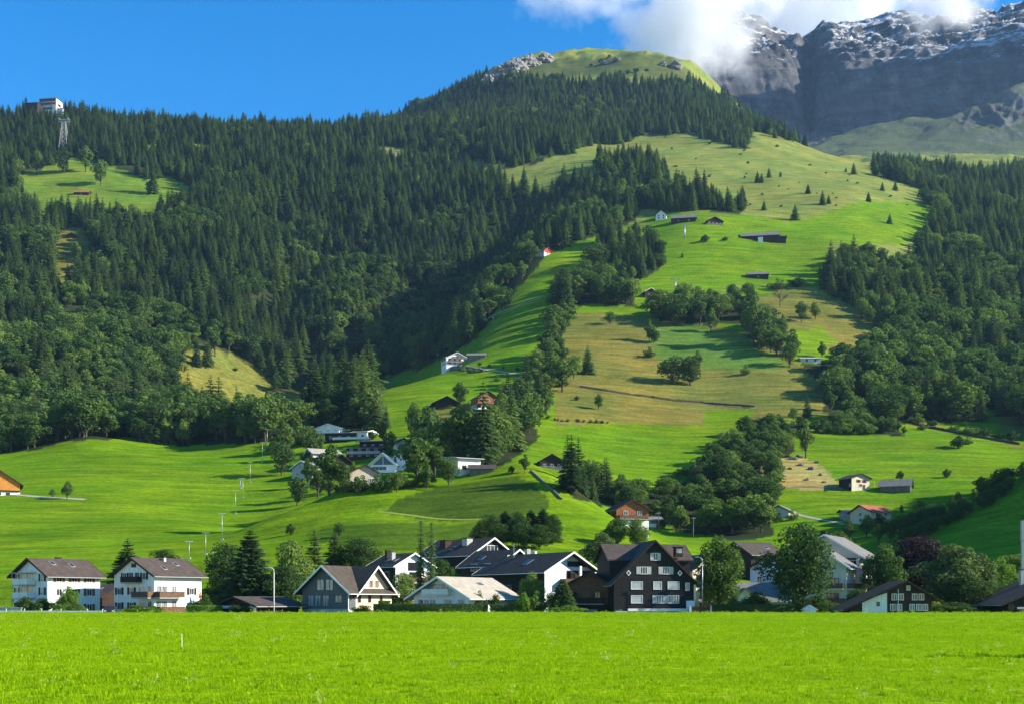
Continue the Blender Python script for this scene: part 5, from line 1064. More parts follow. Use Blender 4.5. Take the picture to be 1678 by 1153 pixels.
# ------------------------------------------------------------------ trees and shrubs standing alone on the slopes: (column, foot row, height in rows, kind, width factor, label)
def lone_trees():
    L = [(110,817,31,'broadleaf_tree_a',1.15,'round dark tree alone on the left meadow right of the orange barn'), (86,815,16,'broadleaf_tree_c',1.0,'small round tree left of the lone dark tree on the left meadow'),
     (461,779,60,'dark_broadleaf_tree_a',1.0,'round tree with visible trunk left of the hamlet'), (487,828,50,'dark_broadleaf_tree_b',1.2,'dark tree at the lower left corner of the hamlet meadow'),
     (508,752,58,'broadleaf_tree_a',1.1,'leafy tree at the upper left of the hamlet'), (540,812,88,'broadleaf_tree_b',1.15,'tall leafy tree in front of the hamlet houses'), (521,815,62,'broadleaf_tree_d',1.0,'olive tree beside the tall leafy tree in front of the hamlet'),
     (640,752,48,'dark_broadleaf_tree_b',.8,'dark tree directly behind the white twin gables'), (683,790,76,'broadleaf_tree_a',1.2,'large round tree right of the white twin gables'), (712,784,72,'broadleaf_tree_d',1.2,'lighter tree right of the large round tree by the twin gables'), (735,795,48,'broadleaf_tree_c',1.0,'low tree between the lighter tree and the white cube house'),
     (680,722,66,'broadleaf_tree_a',.85,'tall leafy tree on the meadow above the hamlet'), (706,735,36,'broadleaf_tree_b',1.0,'darker tree under the tall leafy one above the hamlet'), (620,806,34,'bush_a',.7,'rounded shrub below the white twin gables'), (585,810,30,'bush_b',.8,'dark shrub left of the small pale house'), (642,806,28,'bush_c',.8,'green shrub right below the twin gables'),
     (753,668,44,'broadleaf_tree_a',1.0,'spreading tree between the low dark barn and the timber house'), (683,612,26,'broadleaf_tree_b',1.0,'tree at the dark gully edge left of the white farmhouse'), (815,625,10,'bush_a',1.1,'flat shrub on the steep meadow below the shed'),
     (610,720,12,'bush_b',1.3,'dark shrub on the meadow above the hamlet roofs'), (860,775,34,'broadleaf_tree_d',.95,'light tree on the crest of the grassy mound'), (838,775,13,'bush_b',1.0,'dark shrub on the very top of the mound'), (935,769,40,'broadleaf_tree_d',.85,'slender tree right of the lone dark barn'),
     (826,660,36,'broadleaf_tree_a',1.0,'tree right behind the timber house'), (895,680,48,'broadleaf_tree_a',1.1,'broad tree at the left border of the brown pasture'), (862,690,44,'broadleaf_tree_b',1.1,'tree below the meadow right of the timber house'), (981,671,28,'broadleaf_tree_a',1.0,'single round tree inside the brown pasture'),
     (945,656,8,'bush_b',1.2,'tiny dark shrub on the brown pasture'), (963,612,48,'spruce_tree_d',1.35,'pointed spruce standing out at the left of the brown pasture'), (940,620,40,'broadleaf_tree_c',1.1,'dark round tree next to the pointed spruce'), (922,600,42,'broadleaf_tree_b',1.0,'leafy tree behind the pointed spruce'),
     (1000,532,22,'broadleaf_tree_c',1.1,'round tree at the top edge of the brown pasture'), (1064,560,38,'broadleaf_tree_b',.9,'pale tall tree at the middle of the pasture edge'), (1072,562,22,'bush_b',1.0,'dark shrub below the pale tall tree'), (1064,586,18,'bush_a',1.0,'low shrub under the pasture edge trees'),
     (1103,630,48,'dark_broadleaf_tree_a',1.35,'dark wide tree left in the clump on the brown pasture'), (1131,632,50,'dark_broadleaf_tree_b',1.5,'dark wide tree right in the clump on the brown pasture'), (1143,612,40,'broadleaf_tree_b',.9,'leafy tree behind the dark clump on the brown pasture'), (1222,614,17,'bush_a',.9,'single shrub right on the brown pasture'),
     (1165,545,42,'broadleaf_tree_b',.9,'loose tree below the tree row between the pastures'), (1235,570,90,'broadleaf_tree_b',.75,'very tall leafy tree at the left of the hillock'), (1257,572,64,'broadleaf_tree_d',.9,'tall leafy tree right of the very tall one at the hillock'), (1282,558,44,'broadleaf_tree_b',.8,'tree on the left side of the round hillock'),
     (1313,528,36,'broadleaf_tree_a',1.1,'left of two round trees on the hillock'), (1336,524,30,'broadleaf_tree_a',1.1,'right of two round trees on the hillock'), (1300,586,30,'broadleaf_tree_b',1.0,'tree at the lower foot of the hillock'), (1347,588,30,'broadleaf_tree_d',1.0,'pale tree at the lower right foot of the hillock'),
     (1413,525,38,'broadleaf_tree_c',1.0,'dark tree on the right crest of the hillock'), (1428,530,26,'broadleaf_tree_a',1.0,'smaller tree on the right crest of the hillock'), (1307,472,16,'bush_b',2.0,'long dark bush above the hillock'), (1275,475,18,'bush_a',1.4,'green bush left of the long dark bush above the hillock'), (1225,490,28,'broadleaf_tree_c',1.2,'dark tree below the small barn'), (1200,498,34,'broadleaf_tree_a',1.0,'tree at the edge of the high meadow left of the small barn'),
     (1323,684,40,'spruce_tree_d',1.1,'dark conifer at the lower edge of the brown pasture'), (1300,690,24,'broadleaf_tree_c',1.0,'round tree left of the dark conifer under the brown pasture'), (1320,750,66,'broadleaf_tree_d',.85,'slender tall tree above the stony bank'), (1273,738,46,'broadleaf_tree_b',1.1,'leafy tree left of the stony bank'),
     (1570,735,22,'bush_b',1.3,'dark shrub group on the right meadow'), (1586,728,14,'bush_a',1.0,'smaller shrub beside the dark shrub group on the right meadow'), (1551,783,16,'bush_b',1.0,'round dark bush alone on the right meadow'), (1512,704,12,'bush_a',1.2,'small shrub high on the right meadow'), (1475,786,16,'bush_b',.9,'dark bush behind the grey barn'),
     (1507,853,36,'broadleaf_tree_a',1.0,'round tree right of the red roofed farmhouse'), (1477,842,18,'broadleaf_tree_d',.9,'small tree near the red roofed farmhouse'), (1442,868,28,'bush_b',1.0,'dark shrub in front of the red roofed farmhouse'), (1468,862,18,'bush_a',1.0,'shrub right of the red roofed farmhouse'), (1420,880,40,'broadleaf_tree_a',1.2,'leafy tree below the grey annex'), (1390,888,38,'broadleaf_tree_b',1.3,'leafy tree left below the grey annex'), (1272,856,18,'bush_b',1.2,'dark shrub in front of the pale green roofed hut'), (1298,852,18,'bush_a',1.0,'shrub right of the pale green roofed hut'),
     (468,742,52,'broadleaf_tree_a',1.0,'leafy tree at the upper left corner of the hamlet'), (484,718,46,'broadleaf_tree_d',1.0,'slim leafy tree above the cream chalet of the hamlet'), (562,806,52,'dark_broadleaf_tree_a',.9,'dark tree below the dark brown chalet of the hamlet'), (580,790,36,'broadleaf_tree_b',.9,'small leafy tree left of the white twin gables'), (650,806,36,'broadleaf_tree_c',.9,'rounded tree at the lower right foot of the twin gables'), (628,724,38,'dark_broadleaf_tree_b',.9,'dark tree above the upper terraced house'), (700,800,42,'broadleaf_tree_b',1.0,'low leafy tree in the garden row right of the hamlet'), (505,798,50,'broadleaf_tree_b',.9,'leafy tree just below the grey gabled house of the hamlet'), (476,876,20,'bush_b',.9,'dark round bush on the meadow above the leafy lamp tree'), (555,880,26,'broadleaf_tree_c',1.0,'small tree at the foot of the mound above the grey gabled house'), (1108,872,44,'broadleaf_tree_d',1.0,'grey green tree behind the orange red chalet'), (1085,866,16,'bush_b',1.2,'dark bush right of the orange red chalet'), (1015,812,38,'broadleaf_tree_b',.75,'slim tree standing out of the leafy band'),
     (1303,361,27,'spruce_tree_d',1.5,'single spruce in the middle of the high pasture'), (1348,336,25,'spruce_tree_d',1.3,'taller spruce of the pair on the high pasture'), (1358,334,16,'spruce_tree_b',1.4,'shorter spruce of the pair on the high pasture'), (1324,318,17,'spruce_tree_d',1.5,'squat spruce above the pair on the high pasture'), (1252,345,17,'spruce_tree_d',1.4,'small spruce right of the wood above the farms'), (1423,331,17,'spruce_tree_d',1.5,'lone spruce at the edge of the bright high field'), (1458,367,17,'spruce_tree_d',1.6,'lone bushy spruce on the bright high field'),
     (1241,300,20,'spruce_tree_d',1.3,'left spruce of the small trio high on the pasture'), (1248,300,17,'spruce_tree_b',1.3,'middle spruce of the small trio high on the pasture'), (1260,291,17,'spruce_tree_d',1.3,'right spruce of the small trio high on the pasture'), (1279,290,9,'spruce_tree_d',1.4,'tiny spruce right of the trio on the high pasture'), (1399,286,20,'spruce_tree_d',1.4,'spruce on the right crest of the high pasture'), (1446,313,15,'spruce_tree_d',1.5,'spruce near the right wood below the crest'), (1467,313,18,'spruce_tree_b',1.5,'pointed spruce near the right wood below the crest'), (1386,282,8,'spruce_tree_d',1.6,'tiny spruce left of the crest spruce'),
     (1118,422,9,'spruce_tree_d',1.5,'tiny conifer on the high meadow below the chairlift mast'), (1155,398,13,'bush_b',1.2,'round bush in the shallow trench of the high meadow'), (1188,395,7,'bush_b',1.6,'low bush in the trench right of the round bush'), (1123,300,14,'spruce_tree_d',1.4,'spruce right of the small wood in the high pasture'), (1190,343,10,'bush_b',1.4,'bush at the lower edge of the wood above the farms'),
     (1225,236,9,'spruce_tree_d',1.5,'tiny spruce under the tip of the summit wood'), (60,285,40,'broadleaf_tree_a',1.1,'big leafy tree at the left of the upper clearing'), (105,285,42,'dark_broadleaf_tree_b',1.1,'dark leafy tree below the lattice tower'), (140,282,46,'broadleaf_tree_b',1.1,'leafy tree right of the lattice tower'), (165,305,44,'broadleaf_tree_a',1.0,'rounded tree in the middle of the upper clearing'), (250,318,50,'spruce_tree_d',1.2,'spruce at the right of the upper clearing'), (30,290,30,'broadleaf_tree_c',1.0,'leafy tree at the far left of the upper clearing'), (340,600,52,'spruce_tree_b',1.1,'spruce at the top of the golden clearing'), (352,585,55,'broadleaf_tree_d',.9,'leafy tree at the top of the golden clearing'), (322,600,48,'spruce_tree_d',1.0,'dark spruce left at the golden clearing'), (452,645,34,'broadleaf_tree_a',1.1,'round tree at the right tip of the golden clearing'), (386,608,6,'bush_b',1.5,'tiny bush in the golden clearing'), (125,425,30,'broadleaf_tree_a',1.0,'leafy tree below the barn in the small yellow clearing')]
    for px, py, hp, kind, wide, lab in L:
        x, y, z = ground_at(px, py); h = hp*y/F; nm = 'spruce_tree' if 'spruce' in kind else 'shrub' if 'bush' in kind else 'broadleaf_tree'
        plant(kind, nm, x, y, z-.15, h, wide, lab, 'shrub' if nm == 'shrub' else 'tree', None, parts=hp > 16)
    x, y, z = ground_at(1278, 503); plant('bare_tree', 'bare_tree', x, y, z-.1, 34*y/F/.95, 1.0, 'bare leafless tree on the hillock below the small barn', 'tree')
    # shrubs that mark field edges: rows on the ground
    def row(pts, n, lo, hi, lab, kinds=('bush_a','bush_b','bush_c')):
        g = np.random.default_rng(len(lab)); P = np.array(pts, float); sl = np.concatenate([[0], np.cumsum(np.hypot(*np.diff(P, axis=0).T))])
        for t in np.linspace(0, sl[-1], n)+g.normal(size=n)*sl[-1]/n*.3:
            a, b = np.interp(t, sl, P[:,0]), np.interp(t, sl, P[:,1]); x, y, z = ground_at(a, b); plant(kinds[g.integers(len(kinds))], 'shrub', x, y, z-.1, g.uniform(lo, hi)*y/F, g.uniform(.9, 1.5), lab, 'shrub', lab.replace('low shrub', 'shrubs'), parts=False)
    row([(880,682),(915,690),(960,692),(995,694)], 14, 4, 8, 'low shrub in the dark hedge under the brown pasture')
    row([(1250,715),(1300,706),(1360,710),(1420,712),(1470,704)], 16, 14, 26, 'low shrub along the upper edge of the right meadow')
    row([(1490,690),(1540,702),(1600,715),(1660,722)], 12, 9, 18, 'low shrub above the stone wall on the right meadow')
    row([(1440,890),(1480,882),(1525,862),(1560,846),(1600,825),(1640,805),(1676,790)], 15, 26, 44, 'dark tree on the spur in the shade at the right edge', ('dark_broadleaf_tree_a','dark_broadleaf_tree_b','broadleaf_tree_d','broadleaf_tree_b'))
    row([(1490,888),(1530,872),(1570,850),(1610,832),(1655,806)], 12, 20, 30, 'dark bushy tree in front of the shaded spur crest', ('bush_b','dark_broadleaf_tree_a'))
    row([(786,600),(840,606),(880,612)], 6, 4, 8, 'low shrub along the track below the white farmhouse')
    row([(745,604),(768,612),(785,610)], 5, 5, 10, 'low shrub on the bank below the white farmhouse')
    row([(995,640),(1040,648),(1100,655),(1180,664),(1236,668)], 12, 2.5, 5, 'low shrub along the terrace track of the brown pasture')
    row([(1000,128),(1030,122),(1060,118)], 5, 5, 9, 'low shrub on the bare summit', ('bush_b',)); row([(985,100),(1000,95),(965,112)], 5, 3, 6, 'low shrub in the dark streak of the bare summit', ('bush_b',))
    g = np.random.default_rng(4); n = 0
    while n < 34:
        a, b = g.uniform(1060, 1500), g.uniform(228, 345)
        if inpoly(a, b, MEADOWS[6][0]) and not any(inpoly(a, b, f[1]) for f in FORESTS): x, y, z = ground_at(a, b); plant('bush_%s' % 'abc'[n % 3], 'shrub', x, y, z-.1, g.uniform(2, 4.2)*y/F, g.uniform(1, 1.8), 'tiny dark juniper shrub dotted on the high pasture', 'shrub', 'juniper shrubs on the high pasture', parts=False); n += 1
    row([(1170,760),(1130,775),(1080,795)], 7, 10, 20, 'low shrub on the upper edge of the leafy band'); row([(445,745),(478,735),(500,722),(520,740),(505,770)], 9, 20, 38, 'low shrub on the left side of the hamlet'); row([(520,808),(560,808),(640,800),(700,795)], 12, 14, 28, 'low shrub in front of the hamlet')

# ------------------------------------------------------------------ furniture of the place
def ribbon(name, pts, w, m, lift=.06, near=False, n=60, kind='structure', label=None):
    """path or track following the ground"""
    P = np.array([(ground_at(*p) if not near else p)[:2] for p in pts]); sl = np.concatenate([[0], np.cumsum(np.hypot(*np.diff(P, axis=0).T))]); t = np.linspace(0, sl[-1], n)
    C = np.stack([np.interp(t, sl, P[:,0]), np.interp(t, sl, P[:,1])], -1)
    for _ in range(3): C[1:-1] = (C[:-2]+2*C[1:-1]+C[2:])/4
    d = np.gradient(C, axis=0); d /= np.linalg.norm(d, axis=1)[:,None]; nr = np.stack([-d[:,1], d[:,0]], -1)
    k = 4; q = np.linspace(-.5, .5, k); Pt = C[:,None]+nr[:,None]*q[None,:,None]*w
    z = terr(Pt[...,0], Pt[...,1])+lift; V = np.concatenate([Pt, z[...,None]], -1).reshape(-1, 3)
    return tag(mesh_obj(name, np_mesh(name, V, [grid_faces(n, k)], M[m], None, True)), label, None, None, kind)
def wall_line(name, pts, h, th, m, label, cat):
    P = np.array([ground_at(*p)[:2] for p in pts]); sl = np.concatenate([[0], np.cumsum(np.hypot(*np.diff(P, axis=0).T))]); n = 50; t = np.linspace(0, sl[-1], n); g = np.random.default_rng(len(label))
    C = np.stack([np.interp(t, sl, P[:,0]), np.interp(t, sl, P[:,1])], -1); d = np.gradient(C, axis=0); d /= np.linalg.norm(d, axis=1)[:,None]; nr = np.stack([-d[:,1], d[:,0]], -1)
    rows = []
    for off, up in ((-.5,-.5),(-.5,1),(.5,1),(.5,-.5)):
        c = C+nr*off*th; rows.append(np.stack([c[:,0], c[:,1], terr(c[:,0], c[:,1])+(h*g.uniform(.75, 1.2, n) if up > 0 else -.5)], -1))
    V = np.stack(rows, 1).reshape(-1, 3); tag(mesh_obj(name, np_mesh(name, V, [grid_faces(n, 4)], M[m])), label, cat)
def furniture():
    # road past the white houses, with posts and barrier
    ribbon('road', [(-34*200/200-60,199),(-70,199.5),(-40,200.5),(0,201.5),(60,202)], 5.0, 'asphalt', .05, True, 40)
    for px in (10, 40, 68, 100, 143, 168):
        D = 194.5; x = (px-CX)/F*D; b = MB(); b.box(-.06,.06,-.06,.06,-.3,.75); b.box(-.075,.075,-.075,.075,.75,.86); b.build('road_post', 'trim', None, (x, D, tz(x, D))); tag(bpy.data.objects[-1] if False else COL.objects[-1], 'white marker post along the road before the white houses', 'post', 'white road posts')
    D = 197; x = (16-CX)/F*D; b = MB(); b.box(-2.2,1.9,-.1,.1,-.6,1.05); b.box(-2.3,2.0,-.16,.16,1.05,1.15); tag(b.build('garden_wall', 'concrete', None, (x, D, tz(x, D))), 'low pale garden wall at the far left edge of the village', 'wall')
    D = 193; x = (80-CX)/F*D; b = MB(); b.box(-8.5,8.2,-.05,.05,.28,.50); [b.box(-8+i*2,-7.9+i*2,.05,.15,-.4,.45) for i in range(9)]; tag(b.build('guard_rail', 'palemetal', None, (x, D, tz(x, D))), 'pale guard rail along the road before the first white house', 'guard rail')
    # brown board fence and white stub by the right lamp
    D = 203; x = (1148-CX)/F*D; b = MB(); b.box(-1.9,1.9,-.05,.05,-.4,1.45); [b.box(-1.9+i*.27,-1.68+i*.27,-.08,-.05,-.3,1.4) for i in range(14)]; tag(b.build('board_fence', 'brownwood', None, (x, D, tz(x, D))), 'brown board fence left of the dark hedge by the right lamp', 'fence')
    b = MB(); b.box(-.18,.18,-.18,.18,-.4,1.5); b.box(-.22,.22,-.22,.22,1.5,1.58); x = (1131-CX)/F*202; tag(b.build('gate_post', 'trim', None, (x, 202, tz(x, 202))), 'white gate post at the right corner of the black chalet', 'post')
    x = (1165-CX)/F*202.5; b = MB(); b.box(-.14,.14,-.14,.14,-.4,1.55); b.box(-.18,.18,-.18,.18,1.55,1.63); tag(b.build('gate_post', 'peach' if False else 'trimgrey', None, (x, 202.5, tz(x, 202.5))), 'grey gate post at the left end of the dark hedge', 'post')
    # little white garden shed roof by the maple
    x = (1326-CX)/F*201; e = empty('garden_shed', (x, 201, tz(x, 201))); b = MB(); b.prism([(-.9,-.6),(.9,-.6),(.9,1.0),(0,1.6),(-.9,1.0)], -.8, .8); b.build('wall', 'white', e); b = MB(); b.prism([(-1.2,.83),(0,1.63),(1.2,.83),(1.2,.91),(0,1.71),(-1.2,.91)], -1, 1); b.build('roof', 'trim', e); tag(e, 'tiny white garden shed at the foot of the maple', 'shed')
    x = (1674-CX)/F*208 if False else (1236-CX)/F*0
    # street lamps
    for px, top, D, lab, tone in ((449,929,203,'slim street lamp with arm to the left beside the big spruce','trim'), (1151,912,204,'grey street lamp with arm to the left in front of the drooping tree','metal')):
        x = (px-CX)/F*D; z = tz(x, D); h = EYE+(HY-top)/F*D-z; e = empty('street_lamp', (x, D, z)); tag(e, lab, 'street lamp', 'street lamps')
        b = MB(); b.tube([(0,0,-.3),(0,0,h*.55),(0,0,h-.8)], .10, .06); b.build('pole', tone, e, smooth=True)
        b = MB(); b.tube([(0,0,h-.8),(-.05,0,h-.35),(-.3,0,h-.08),(-.75,0,h+.02)], .055, .045); b.build('arm', tone, e, smooth=True)
        b = MB(); b.add([(-.7,-.12,h-.04),(-.7,.12,h-.04),(-1.3,.10,h-.02),(-1.3,-.10,h-.02),(-.7,-.10,h+.12),(-.7,.10,h+.12),(-1.25,.06,h+.08),(-1.25,-.06,h+.08)], [(3,2,1,0),(4,5,6,7),(0,1,5,4),(1,2,6,5),(2,3,7,6),(3,0,4,7)]); b.build('lamp_head', 'metal', e)
    # parked car between the white houses
    x = (181-CX)/F*204; e = empty('parked_car', (x, 204, tz(x, 204)), R(12)); tag(e, 'dark parked car with pale windscreen between the two white houses', 'car')
    b = MB(); prof = [(-2.1,.28),(2.1,.28),(2.15,.62),(2.0,.82),(1.1,.95),(.55,1.42),(-1.1,1.46),(-1.85,1.0),(-2.12,.9)]
    b.prism([(t, z) for t, z in prof], -.84, .84, 'x'); o = b.build('body', 'carpaint', e); bv = o.modifiers.new('bevel', 'BEVEL'); bv.width = .06; bv.segments = 2
    b = MB(); b.add([(-.70,-1.03,.98),(.70,-1.03,.98),(.62,-.60,1.38),(-.62,-.60,1.38),(-.70,-1.0,.96),(.70,-1.0,.96),(.62,-.57,1.36),(-.62,-.57,1.36)], [(0,1,2,3),(0,4,5,1),(1,5,6,2),(2,6,7,3),(3,7,4,0)])
    b.v = [(p[0], p[1]*1.0-.02, p[2]) for p in b.v]; b.build('windscreen', 'curtain', e)
    for sx in (-1, 1):
        b = MB(); b.box(sx*.845, sx*.86, -.5, 1.2, .98, 1.36); b.build('side_window', 'glass', e)
        b = MB(); b.box(sx*.45, sx*.75, -2.17, -2.13, .60, .76); b.build('headlight', 'palemetal', e)
        for sy in (-1.32, 1.32):
            b = MB(); b.tube([(sx*.62,sy,.31),(sx*.86,sy,.31)], .31, .31, 16); wv = b.build('wheel', 'tyre', e); b = MB(); b.tube([(sx*.861,sy,.31),(sx*.875,sy,.31)], .19, .17, 12); b.build('rim', 'metal', wv)
    # orange umbrella / flag beside the second white chalet
    x = (328-CX)/F*214; z = tz(x, 214); e = empty('parasol', (x, 214, z)); b = MB(); b.tube([(0,0,-.2),(0,0,4.3)], .04); b.build('pole', 'metal', e); b = MB(); b.tube([(0,0,3.0),(0,0,4.2)], .28, .05, 8); b.build('canopy', 'orangecloth', e); tag(e, 'closed orange parasol beside the second white chalet', 'parasol')
    # thin white stake in the foreground field; unseen spruce added for its shadow
    x, y = (298-CX)/F*41., 41.; b = MB(); b.tube([(0,0,-.2),(0,0,.50)], .012, .010, 8); b.tube([(0,0,.50),(0,0,.53)], .010, .003, 8); tag(b.build('field_stake', 'palemetal', None, (x, y, tz(x, y))), 'thin white stake standing alone in the foreground field', 'stake')
    plant('fine_spruce_b', 'spruce_tree', 27.6, 33.8, tz(27.6, 33.8)-.05, 8.5, 1.35, 'unseen spruce added outside the right edge to cast the field shadow', 'tree')
    x = (1676-CX)/F*250; y = 250; e = empty('mast_tower', (x, y, tz(x, y))); h = EYE+(HY-852)/F*y-tz(x, y); b = MB(); b.box(-.3,.3,-.3,.3,-1,h-4); b.build('shaft', 'concrete', e); b = MB(); b.box(-.42,.42,-.42,.42,h-4,h-3.8); b.box(-.36,.36,-.36,.36,h-3.8,h); b.build('tower_head', 'trimgrey', e); tag(e, 'pale narrow tower behind the dark house at the right edge', 'tower')
    # practice lift poles climbing the left meadow
    for px, top, foot in ((438,703,728),(430,724,757),(410,757,790),(398,783,815),(386,803,841),(364,840,884),(337,872,908),(349,904,930),(310,886,915),(394,784,800)):
        x, y, z = ground_at(px, foot); h = (foot-top)*y/F; e = empty('lift_pole', (x, y, z)); b = MB(); b.tube([(0,0,-.4),(0,0,h)], .09, .06, 8); b.build('pole', 'metal', e, smooth=True)
        b = MB(); b.box(-.9,.9,-.06,.06,h-.12,h+.02); b.build('crossarm', 'palemetal', e); b = MB(); b.box(-.35,.35,-.35,.35,-.4,.35); b.build('base', 'concrete', e); tag(e, 'white lift pole in the row climbing the left meadow', 'pole', 'lift poles on the left meadow')
    # arched lift terminal at the wood edge
    x, y, z = ground_at(449, 712); e = empty('lift_terminal', (x, y, z)); b = MB(); b.tube([(-2.2,0,-.3),(-2.2,0,2.6),(-1.2,0,3.5),(1.2,0,3.5),(2.2,0,2.6),(2.2,0,-.3)], .16, .16); b.build('arch', 'palemetal', e); b = MB(); b.box(-2.0,2.0,.3,3.0,-.4,2.5); b.build('cabin', 'greyplaster', e); tag(e, 'small arched lift terminal at the edge of the left wood', 'lift station')
    # chairlift masts on the high meadow and the beaten lines of poles
    for px, top, foot, lab in ((1122,369,392,'upper chairlift mast on the high meadow'), (1107,457,482,'lower chairlift mast at the foot of the high meadow')):
        x, y, z = ground_at(px, foot); h = (foot-top)*y/F; e = empty('chairlift_mast', (x, y, z)); tag(e, lab, 'mast', 'chairlift masts')
        b = MB(); b.tube([(0,0,-1),(0,0,h)], .55, .38, 10); b.build('shaft', 'metal', e, smooth=True); b = MB(); b.box(-3.2,3.2,-.25,.25,h-.9,h-.35); b.build('crossarm', 'metal', e)
        for sx in (-3, 3): b = MB(); b.box(sx-.2,sx+.2,-1.4,1.4,h-.34,h+.1); b.build('wheel_set', 'trimgrey', e)
    for px, top, foot, lab in ((785,612,580,None), (717,580,606,'leaning timber pole left of the white farmhouse'), (808,520,545,'thin pole at the top of the steep meadow'), (918,398,412,'white pole right of the house with red gable'), (1136,846,880,'thin pole in the leafy band behind the black chalet'), (1079,838,868,'thin pole right of the orange red chalet'), (768,578,590,None), (68,370,408,'bare pale trunk standing in the left wood')):
        if not lab: continue
        x, y, z = ground_at(px, foot); h = (foot-top)*y/F; e = empty('pole', (x, y, z)); b = MB(); b.tube([(0,0,-.5),(.1,0,h)], .16, .10, 7); b.build('shaft', 'greywood', e); b = MB(); b.box(-.6,.8,-.08,.08,h-.5,h-.3); b.build('crossarm', 'metal', e); tag(e, lab, 'pole')
    # lattice tower of the cableway
    x, y, z = ground_at(105, 252); h = 55*y/F; e = empty('cableway_tower', (x, y, z)); tag(e, 'tall grey lattice cableway tower standing above the upper clearing', 'tower'); a, c = h*.135, h*.045
    cor = [(-1,-1),(1,-1),(1,1),(-1,1)]
    for sx, sy in cor: b = MB(); b.tube([(sx*a,sy*a,-2),(sx*c,sy*c,h*.93)], .34, .26, 6); b.build('leg', 'trimgrey', e)
    b = MB(); nb = 7
    for i in range(nb):
        t0, t1 = i/nb, (i+1)/nb; r0, r1 = a+(c-a)*t0, a+(c-a)*t1; z0, z1 = h*.92*t0, h*.92*t1
        for k in range(4):
            p, q = cor[k], cor[(k+1) % 4]; b.tube([(p[0]*r0,p[1]*r0,z0),(q[0]*r1,q[1]*r1,z1)], .16, .16, 4); b.tube([(q[0]*r0,q[1]*r0,z0),(p[0]*r1,p[1]*r1,z1)], .16, .16, 4); b.tube([(p[0]*r1,p[1]*r1,z1),(q[0]*r1,q[1]*r1,z1)], .2, .2, 4)
    b.build('bracing', 'trimgrey', e)
    for zz, w in ((h*.93,.15),(h*.99,.17)): b = MB(); b.box(-h*w,h*w,-.9,.9,zz-.5,zz+.5); b.build('crossarm', 'metal', e)
    for sx in (-1, 1): b = MB(); b.box(sx*h*.13-.5,sx*h*.13+.5,-4,4,h*.99+.5,h*.99+1.5); b.build('cable_saddle', 'metal', e)
    # the two thin wires of the supply line across the left meadow
    for (a0, f0), (a1, f1), lab in (((330,700),(470,868),'left thin wire of the line crossing the left meadow'), ((352,700),(492,880),'right thin wire of the line crossing the left meadow')):
        p = ground_at(a0, f0+10); x1, y1 = (a1-CX)/F*262, 262.; q = (x1, y1, tz(x1, y1)+9); m_ = [tuple(p[i]+(q[i]-p[i])*t+(-(4*t*(1-t))*6 if i == 2 else 14*(1-t) if i == 2 else 0) for i in range(3)) for t in np.linspace(0, 1, 14)]
        m_ = [(v[0], v[1], v[2]+14*(1-t)) for v, t in zip(m_, np.linspace(0, 1, 14))]; b = MB(); b.tube(m_, .03, .03, 4); tag(b.build('overhead_wire', 'blackwood'), lab, 'wire')
    # tracks and field walls on the slopes
    ribbon('path', [(935,628),(985,638),(1040,647),(1100,655),(1180,663),(1240,669)], 3.2, 'earth', .15); ribbon('path', [(618,838),(680,845),(760,851),(800,851)], 1.3, 'drygrass', .06)
    ribbon('path', [(20,810),(45,812),(80,815),(140,818)], 3.0, 'gravel', .1, n=30); ribbon('path', [(768,603),(820,609),(862,614)], 2.6, 'gravel', .12, n=40); ribbon('path', [(1270,800),(1330,797),(1385,803)], 2.2, 'earth', .1, n=30)
    ribbon('path', [(1290,838),(1340,850),(1390,860)], 2.0, 'gravel', .1, n=30); ribbon('path', [(800,522),(840,505),(885,490)], 2.6, 'gravel', .15, n=40)
    wall_line('stone_wall', [(1490,692),(1540,704),(1600,716),(1670,728)], 1.2, 1.0, 'trackside', 'long mossy stone wall at the top of the right meadow', 'wall'); wall_line('stone_wall', [(950,634),(1000,642),(1060,650),(1150,660),(1236,667)], 1.0, .8, 'trackside', 'low mossy wall along the terrace track of the brown pasture', 'wall')
    wall_line('stone_wall', [(700,668),(715,663),(770,666)], 1.2, .8, 'stone', 'short pale stone wall by the low dark barn', 'wall'); wall_line('stone_wall', [(730,602),(745,605),(772,606),(790,610)], 2.0, 1.0, 'stone', 'retaining wall below the white farmhouse', 'wall')
    wall_line('stone_wall', [(870,772),(890,790),(908,806),(920,818)], .5, .4, 'stone', 'low dark wall running down the right shoulder of the mound', 'wall')
    # boulders on the dry bank
    for i, (px, py, s) in enumerate(((1300,752,1.6),(1312,762,1.2),(1330,768,1.4),(1295,768,1.0),(1345,778,.9),(1322,786,1.0),(1278,756,.9),(1350,790,.8),(1285,780,.7),(1310,748,1.5),(1338,758,1.0))):
        x, y, z = ground_at(px, py); g = np.random.default_rng(i); bm = bmesh.new(); bmesh.ops.create_icosphere(bm, subdivisions=2, radius=1)
        for v in bm.verts: v.co *= 1+.28*math.sin(v.co.x*3+i)*math.cos(v.co.y*4+i*2)+g.uniform(-.08, .08)
        me = bpy.data.meshes.new('boulder'); bm.to_mesh(me); bm.free(); me.materials.append(M['stone']); o = mesh_obj('boulder', me, None, (x, y, z+.1*s), g.uniform(0, 6)); o.scale = (s*1.2, s, s*.7); tag(o, 'pale boulder lying on the dry stony bank', 'boulder', 'boulders on the dry bank')

